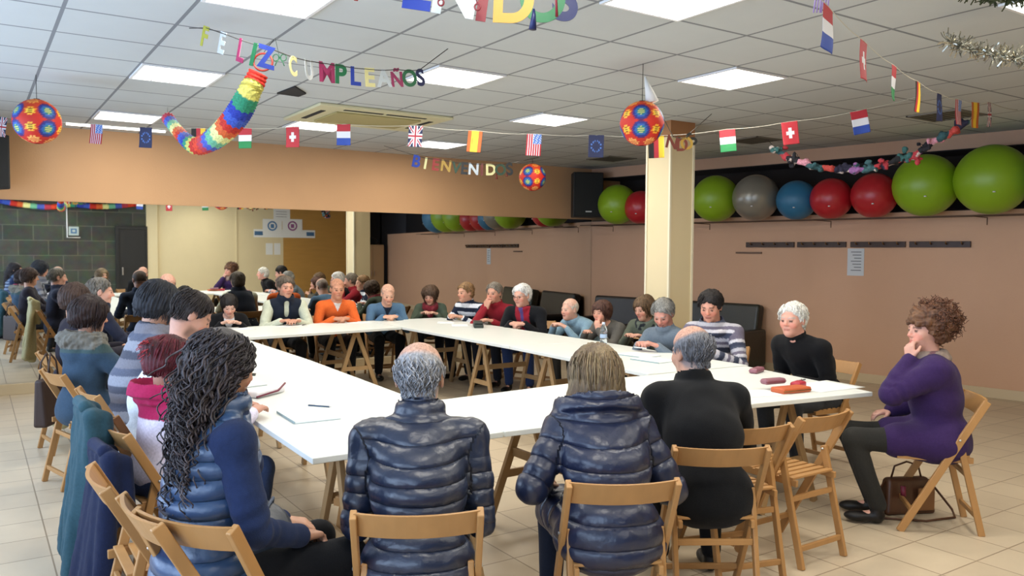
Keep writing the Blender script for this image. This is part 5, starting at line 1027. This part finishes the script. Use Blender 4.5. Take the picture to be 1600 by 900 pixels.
for x0, x, y in ((688, 689, 4), (738, 746, 11)):
    c = atd(x, y, 3.05); mb = MB(); mb.tube([atd(x0, -25, 3.1)-o0, c+UP*.012-o0], .003, 5); mb.tube([c-o0+RX*.011*math.cos(a)+UP*.012*math.sin(a) for a in np.linspace(0, 6.283, 14)], .0035, 6, False); mb.build('ring_pendant', LC['dred'], t)
mb = MB(); mb.tube([atd(834, 14, 3.0)-o0, atd(834, 24, 3.0)-o0, atd(832, 46, 3.0)-o0], [.004, .008, .015], 8); mb.build('tassel', LC['navy'], t)
mb = MB(); mb.tube([atd(868, -30, 3.0)-o0, atd(870, 26, 3.0)-o0], [.003, .006], 6); mb.build('ribbon', LC['dred'], t)
B4 = [('N', 1050, 222, 18, 6.3, 'brown'), ('I', 1059, 224, 18, 6.3, 'dgreen'), ('D', 1066, 226, 18, 6.3, 'brown'), ('O', 1073, 224, 18, 6.3, 'darkgold'), ('S', 1081, 217, 19, 6.3, 'black')]
banner('end of a small letter banner in front of the pillar', B4, (atz(1030, 172, ZC), atz(1112, 178, ZC)))
# paper lanterns
def lantern(x, y, d, rad, hook, az, lab):
    c = atd(x, y, d); hk = atz(hook[0], hook[1], ZC-.002); t = empty('paper_lantern', (c.x, c.y, c.z), az, lab, 'paper lantern', None); n, m_ = 96, 64; V = []; 
    for i in range(m_+1):
        th = .12+(math.pi-.24)*i/m_
        for j in range(n): ph = 2*math.pi*j/n; rr = rad*(1+.006*math.cos(i*math.pi)); V.append((rr*math.sin(th)*math.cos(ph), rr*math.sin(th)*math.sin(ph), rr*math.cos(th)))
    V = np.array(V); Q = np.array([(i*n+j, i*n+(j+1) % n, (i+1)*n+(j+1) % n, (i+1)*n+j) for i in range(m_) for j in range(n)])[:, ::-1]; D = V/rad
    col = np.tile(np.array(hx('#c22a1c')), (len(V), 1)); col[D[:, 2] > .2] = hx('#c43c1c')
    def spot(az_, el, bands, petals=0):
        u = np.array([math.cos(az_)*math.cos(el), math.sin(az_)*math.cos(el), math.sin(el)]); a = np.arccos(np.clip(D@u, -1, 1)); e1 = nrm(np.cross(u, [0, 0, 1])); e2 = np.cross(u, e1); th = np.arctan2(D@e2, D@e1); a = a*(1+petals*.16*np.cos(th*8))
        for r, c_ in bands: col[a < r] = hx(c_)
    for k in range(4):
        b = k*math.pi/2
        for el in (.42, -.42): spot(b, el, [(.42, '#5a1c54'), (.37, '#26307c'), (.28, '#2f5ca4'), (.19, '#1d7a68'), (.10, '#c8c46a')])
        for el in (.36, -.36): spot(b+math.pi/4, el, [(.20, '#f09a2c'), (.15, '#f5c840'), (.06, '#5a3a12')], 1)
        spot(b+math.pi/4, 1.05, [(.22, '#f0a044'), (.1, '#c43c1c')], 1); spot(b+math.pi/4, -1.05, [(.22, '#f0b060'), (.1, '#c43c1c')], 1)
    npmesh('shade', V, Q, attr_mat('lantern_paper', .6, noise=.05, nscale=10, bump=.1), col, t)
    mb = MB(); mb.lathe([(rad*.10, rad*.985), (rad*.13, rad*.985), (rad*.13, rad*1.02), (rad*.10, rad*1.02)], n=20); mb.build('top_ring', CM['black'], t)
    im = Matrix.Rotation(-az, 3, 'Z'); top = im @ Vector((hk.x-c.x, hk.y-c.y, hk.z-c.z)); mb = MB(); mb.tube([(0, 0, rad), top], .0025, 5); mb.build('cord', M_DSTR, t); return t
lantern(58, 190, 6.35, .172, (56, 117), R(205), 'red paper lantern with yellow flowers and blue circles at upper left')
lantern(1003, 193, 5.9, .160, (1005, 100), R(225), 'red paper lantern with yellow flowers left of the pillar')
lantern(832, 277, 9.4, .156, (832, 248), R(212), 'small distant red paper lantern by the back wall')
# rainbow garlands
RB = ['#c02818', '#c8c060', '#2f8a66', '#26389a', '#3a55b0', '#c42c1c', '#d8622c', '#e0dc90', '#6cb08a', '#4a5ab0', '#b83a4a', '#d84020']
def garland(name, path, radii, lab, cols, step, seg=14, fringe=.25, extra_=None):
    P = np.array([list(p) for p in path]); k = len(P); tt = np.linspace(0, k-1, 160); i0 = np.clip(tt.astype(int), 0, k-2); f = tt-i0
    def cr(A, i, f):
        g = lambda j: A[np.clip(j, 0, k-1)]; p0, p1, p2, p3 = g(i-1), g(i), g(i+1), g(i+2); f = f[:, None]
        return .5*((2*p1)+(-p0+p2)*f+(2*p0-5*p1+4*p2-p3)*f*f+(-p0+3*p1-3*p2+p3)*f**3)
    S = cr(P, i0, f); rr = np.interp(tt, range(k), radii); L = np.concatenate([[0], np.cumsum(np.linalg.norm(np.diff(S, axis=0), axis=1))]); o0 = S[len(S)//2]; S = S-o0
    m_ = 16*seg; V, Q = tubes(S[None], 1.0, 1.0, 24); Cn = np.repeat(S, 24, 0); r_ = np.repeat(rr, 24); ang = np.tile(np.arange(24)*2*np.pi/24, len(S)); Lr = np.repeat(L, 24)
    V = Cn+(V-Cn)*(r_*(1+.10*np.cos(ang*12)+fringe*.25*np.sin(Lr/.012*np.pi)))[:, None]
    col = np.array([hx(cols[int(l/step) % len(cols)]) for l in Lr]); o = npmesh(name, V, Q, attr_mat('crepe_paper', .75, noise=.3, nscale=90, bump=.6, bscale=200), col); o.location = o0; tag(o, lab, 'garland'); return o
gp = [(404, 114, 4.72), (397, 130, 4.72), (388, 148, 4.7), (374, 175, 4.8), (354, 200, 4.95), (330, 220, 5.1), (306, 228, 5.3), (288, 216, 5.5), (272, 198, 5.7), (262, 184, 5.8)]
o = garland('rainbow_garland', [atd(*g) for g in gp], [.050, .055, .060, .068, .066, .060, .052, .042, .038, .042], 'rainbow crepe paper garland hanging in an arc at upper left', RB, .075)
c = atd(411, 97, 4.72)-Vector(o.location); mb = MB(); mb.tube([c+RX*.055*math.cos(a)+UP*.05*math.sin(a) for a in np.linspace(0, 6.283, 24)], .006, 6, False); mb.build('hanging_ring', LC['red'], o)
mb = MB(); mb.tube([c+UP*.05, atz(428, 62, ZC)-Vector(o.location)], .002, 5); mb.tube([Vector((0, 0, 0))+atd(262, 184, 5.8)-Vector(o.location), atz(262, 168, ZC)-Vector(o.location)], .002, 5); mb.build('string', M_DSTR, o)
gm = [(mpt(x, y)) for x, y in ((-40, 304), (20, 318), (75, 324), (110, 320), (150, 323), (185, 322), (215, 318))]
garland('wall_garland', [Vector((a, VF+.10, z)) for a, z in gm], [.06]*7, 'rainbow garland pinned along the top of the stone wall, seen in the mirror', RB, .14)
# garland of crepe figures at right
gp = [(1213, 235), (1240, 250), (1275, 261), (1318, 266), (1360, 264), (1398, 252), (1432, 240), (1462, 220), (1490, 205), (1515, 188)]
Pp = [atd(x, y, 7.3-.1*i) for i, (x, y) in enumerate(gp)]; o0 = Pp[5].copy(); t = empty('figure_garland', o0, 0, 'garland of crumpled red, teal and black paper pieces above the exercise balls', 'garland')
mb = MB(); mb.tube([atz(1200, 218, ZC)-o0]+[p-o0 for p in Pp]+[atz(1530, 172, ZC)-o0], .003, 5); mb.build('string', M_DSTR, t); fc = ['#2f5a58', '#a8323a', '#15141c', '#c88a98', '#2c4f54', '#b04038', '#1c1a30', '#8a5a90', '#35585c', '#a83038', '#101014']
k = 0
for i in range(len(Pp)-1):
    for f in (0, .5):
        c = Pp[i].lerp(Pp[i+1], f)-o0; F = Field(np.array(c)-.16, np.array(c)+.16, .011); dd_ = (Pp[i+1]-Pp[i]).normalized(); cc = hx(fc[k % len(fc)]); c2 = hx(fc[(k*3+1) % len(fc)] if k % 2 else '#c8b8b0'); k += 1
        F.cone(c-dd_*.05, c+dd_*.05, .026, .022, .02)
        for j in range(5): F.ell(np.array(c)+rng.normal(0, .026, 3), rng.uniform(.014, .034, 3), None, .008)
        V, Q = F.mesh(); w_ = (wob(V, 60, k) > .35)[:, None]; npmesh('paper_piece', V+normals(V, Q)*(wob(V, 140, 2)*.006)[:, None], Q, MT['crepe_paper'], np.where(w_, np.array(c2), np.array(cc)), t)
# silver tinsel
def tinsel(path, lab, n, r, m, name='tinsel_garland', cat='garland'):
    P = [Vector(p) for p in path]; o0 = P[0].copy(); mb = MB(); mb.tube([p-o0 for p in P], .003, 5)
    for i in range(n):
        f = random.random()*(len(P)-1); a = P[int(f)].lerp(P[min(int(f)+1, len(P)-1)], f-int(f))-o0; d = Vector(rng.normal(size=3)).normalized(); e_ = d.orthogonal().normalized(); l = r*random.uniform(.5, 1.1); w_ = .003
        p0, p1, p2 = a, a+d*l*.6+e_*l*.1, a+d*l+e_*l*random.uniform(-.3, .3); s_ = d.cross(e_)*w_; mb.add([p0-s_, p0+s_, p1+s_, p1-s_, p2+s_, p2-s_], [(0, 1, 2, 3), (3, 2, 4, 5)])
    tag(mb.build(name, m, loc=o0), lab, cat)
tinsel([atd(1478, 62, 4.6), atd(1515, 76, 4.5), atd(1555, 86, 4.4), atd(1600, 92, 4.3), atd(1660, 88, 4.2)], 'silver tinsel garland under the ceiling at the right edge', 420, .075, mat('tinsel_silver', hx('#a9a79a'), .2, .85))
tinsel([atd(1505, -10, 3.6), atd(1545, -4, 3.6), atd(1575, -2, 3.5), atd(1640, 6, 3.4)], 'dark green leafy garland cut by the top right picture corner', 200, .05, mat('leaf_green', hx('#2c3414'), .6), 'leaf_garland')
mb = MB()
for i in range(6): x = 1272+i*4; mb.tube([atd(x, -30, 3.4), atd(x+3, -5, 3.4), atd(x-1+(i % 3), 20, 3.4)], [.004, .004, .003], 4)
tag(mb.build('ribbon_streamer', mat('lilac_ribbon', hx('#9a84b4'), .5)), 'lilac ribbon streamer hanging at the top next to the first flag', 'streamer')
a = atd(1008, 120, 5.9); b = atd(1019, 160, 5.9); mb = MB(); mb.tube([a, b], [.006, .05], 10); tag(mb.build('paper_cone', mat('white_paper', hx('#e6e9e8'), .7)), 'narrow white paper cone above the middle lantern', 'decoration')
# ---------------------------------------------------------------- light
w = bpy.data.worlds.new('world'); SC.world = w; w.use_nodes = True; bg = w.node_tree.nodes['Background']; bg.inputs[0].default_value = (.62, .76, 1.0, 1); bg.inputs[1].default_value = 1.0
for n, (a, b) in enumerate(WN):
    ld = bpy.data.lights.new('window_daylight', 'AREA'); ld.shape = 'RECTANGLE'; ld.size = 2.1; ld.size_y = b-a; ld.energy = 105; ld.color = (.55, .73, 1.0)
    lo = bpy.data.objects.new('window_daylight', ld); C.objects.link(lo); lo.location = (UL-.35, (a+b)/2, 1.65); lo.rotation_euler = (0, R(-90), 0)
SC.view_settings.view_transform = 'Standard'; SC.view_settings.look = 'None'; SC.view_settings.gamma = 1; SC.view_settings.use_curve_mapping = False; SC.view_settings.exposure = -.05
cy = SC.cycles; cy.max_bounces = 7; cy.diffuse_bounces = 4; cy.glossy_bounces = 4; cy.transmission_bounces = 4; cy.caustics_reflective = False; cy.caustics_refractive = False; cy.sample_clamp_indirect = 6
cy.use_denoising = True
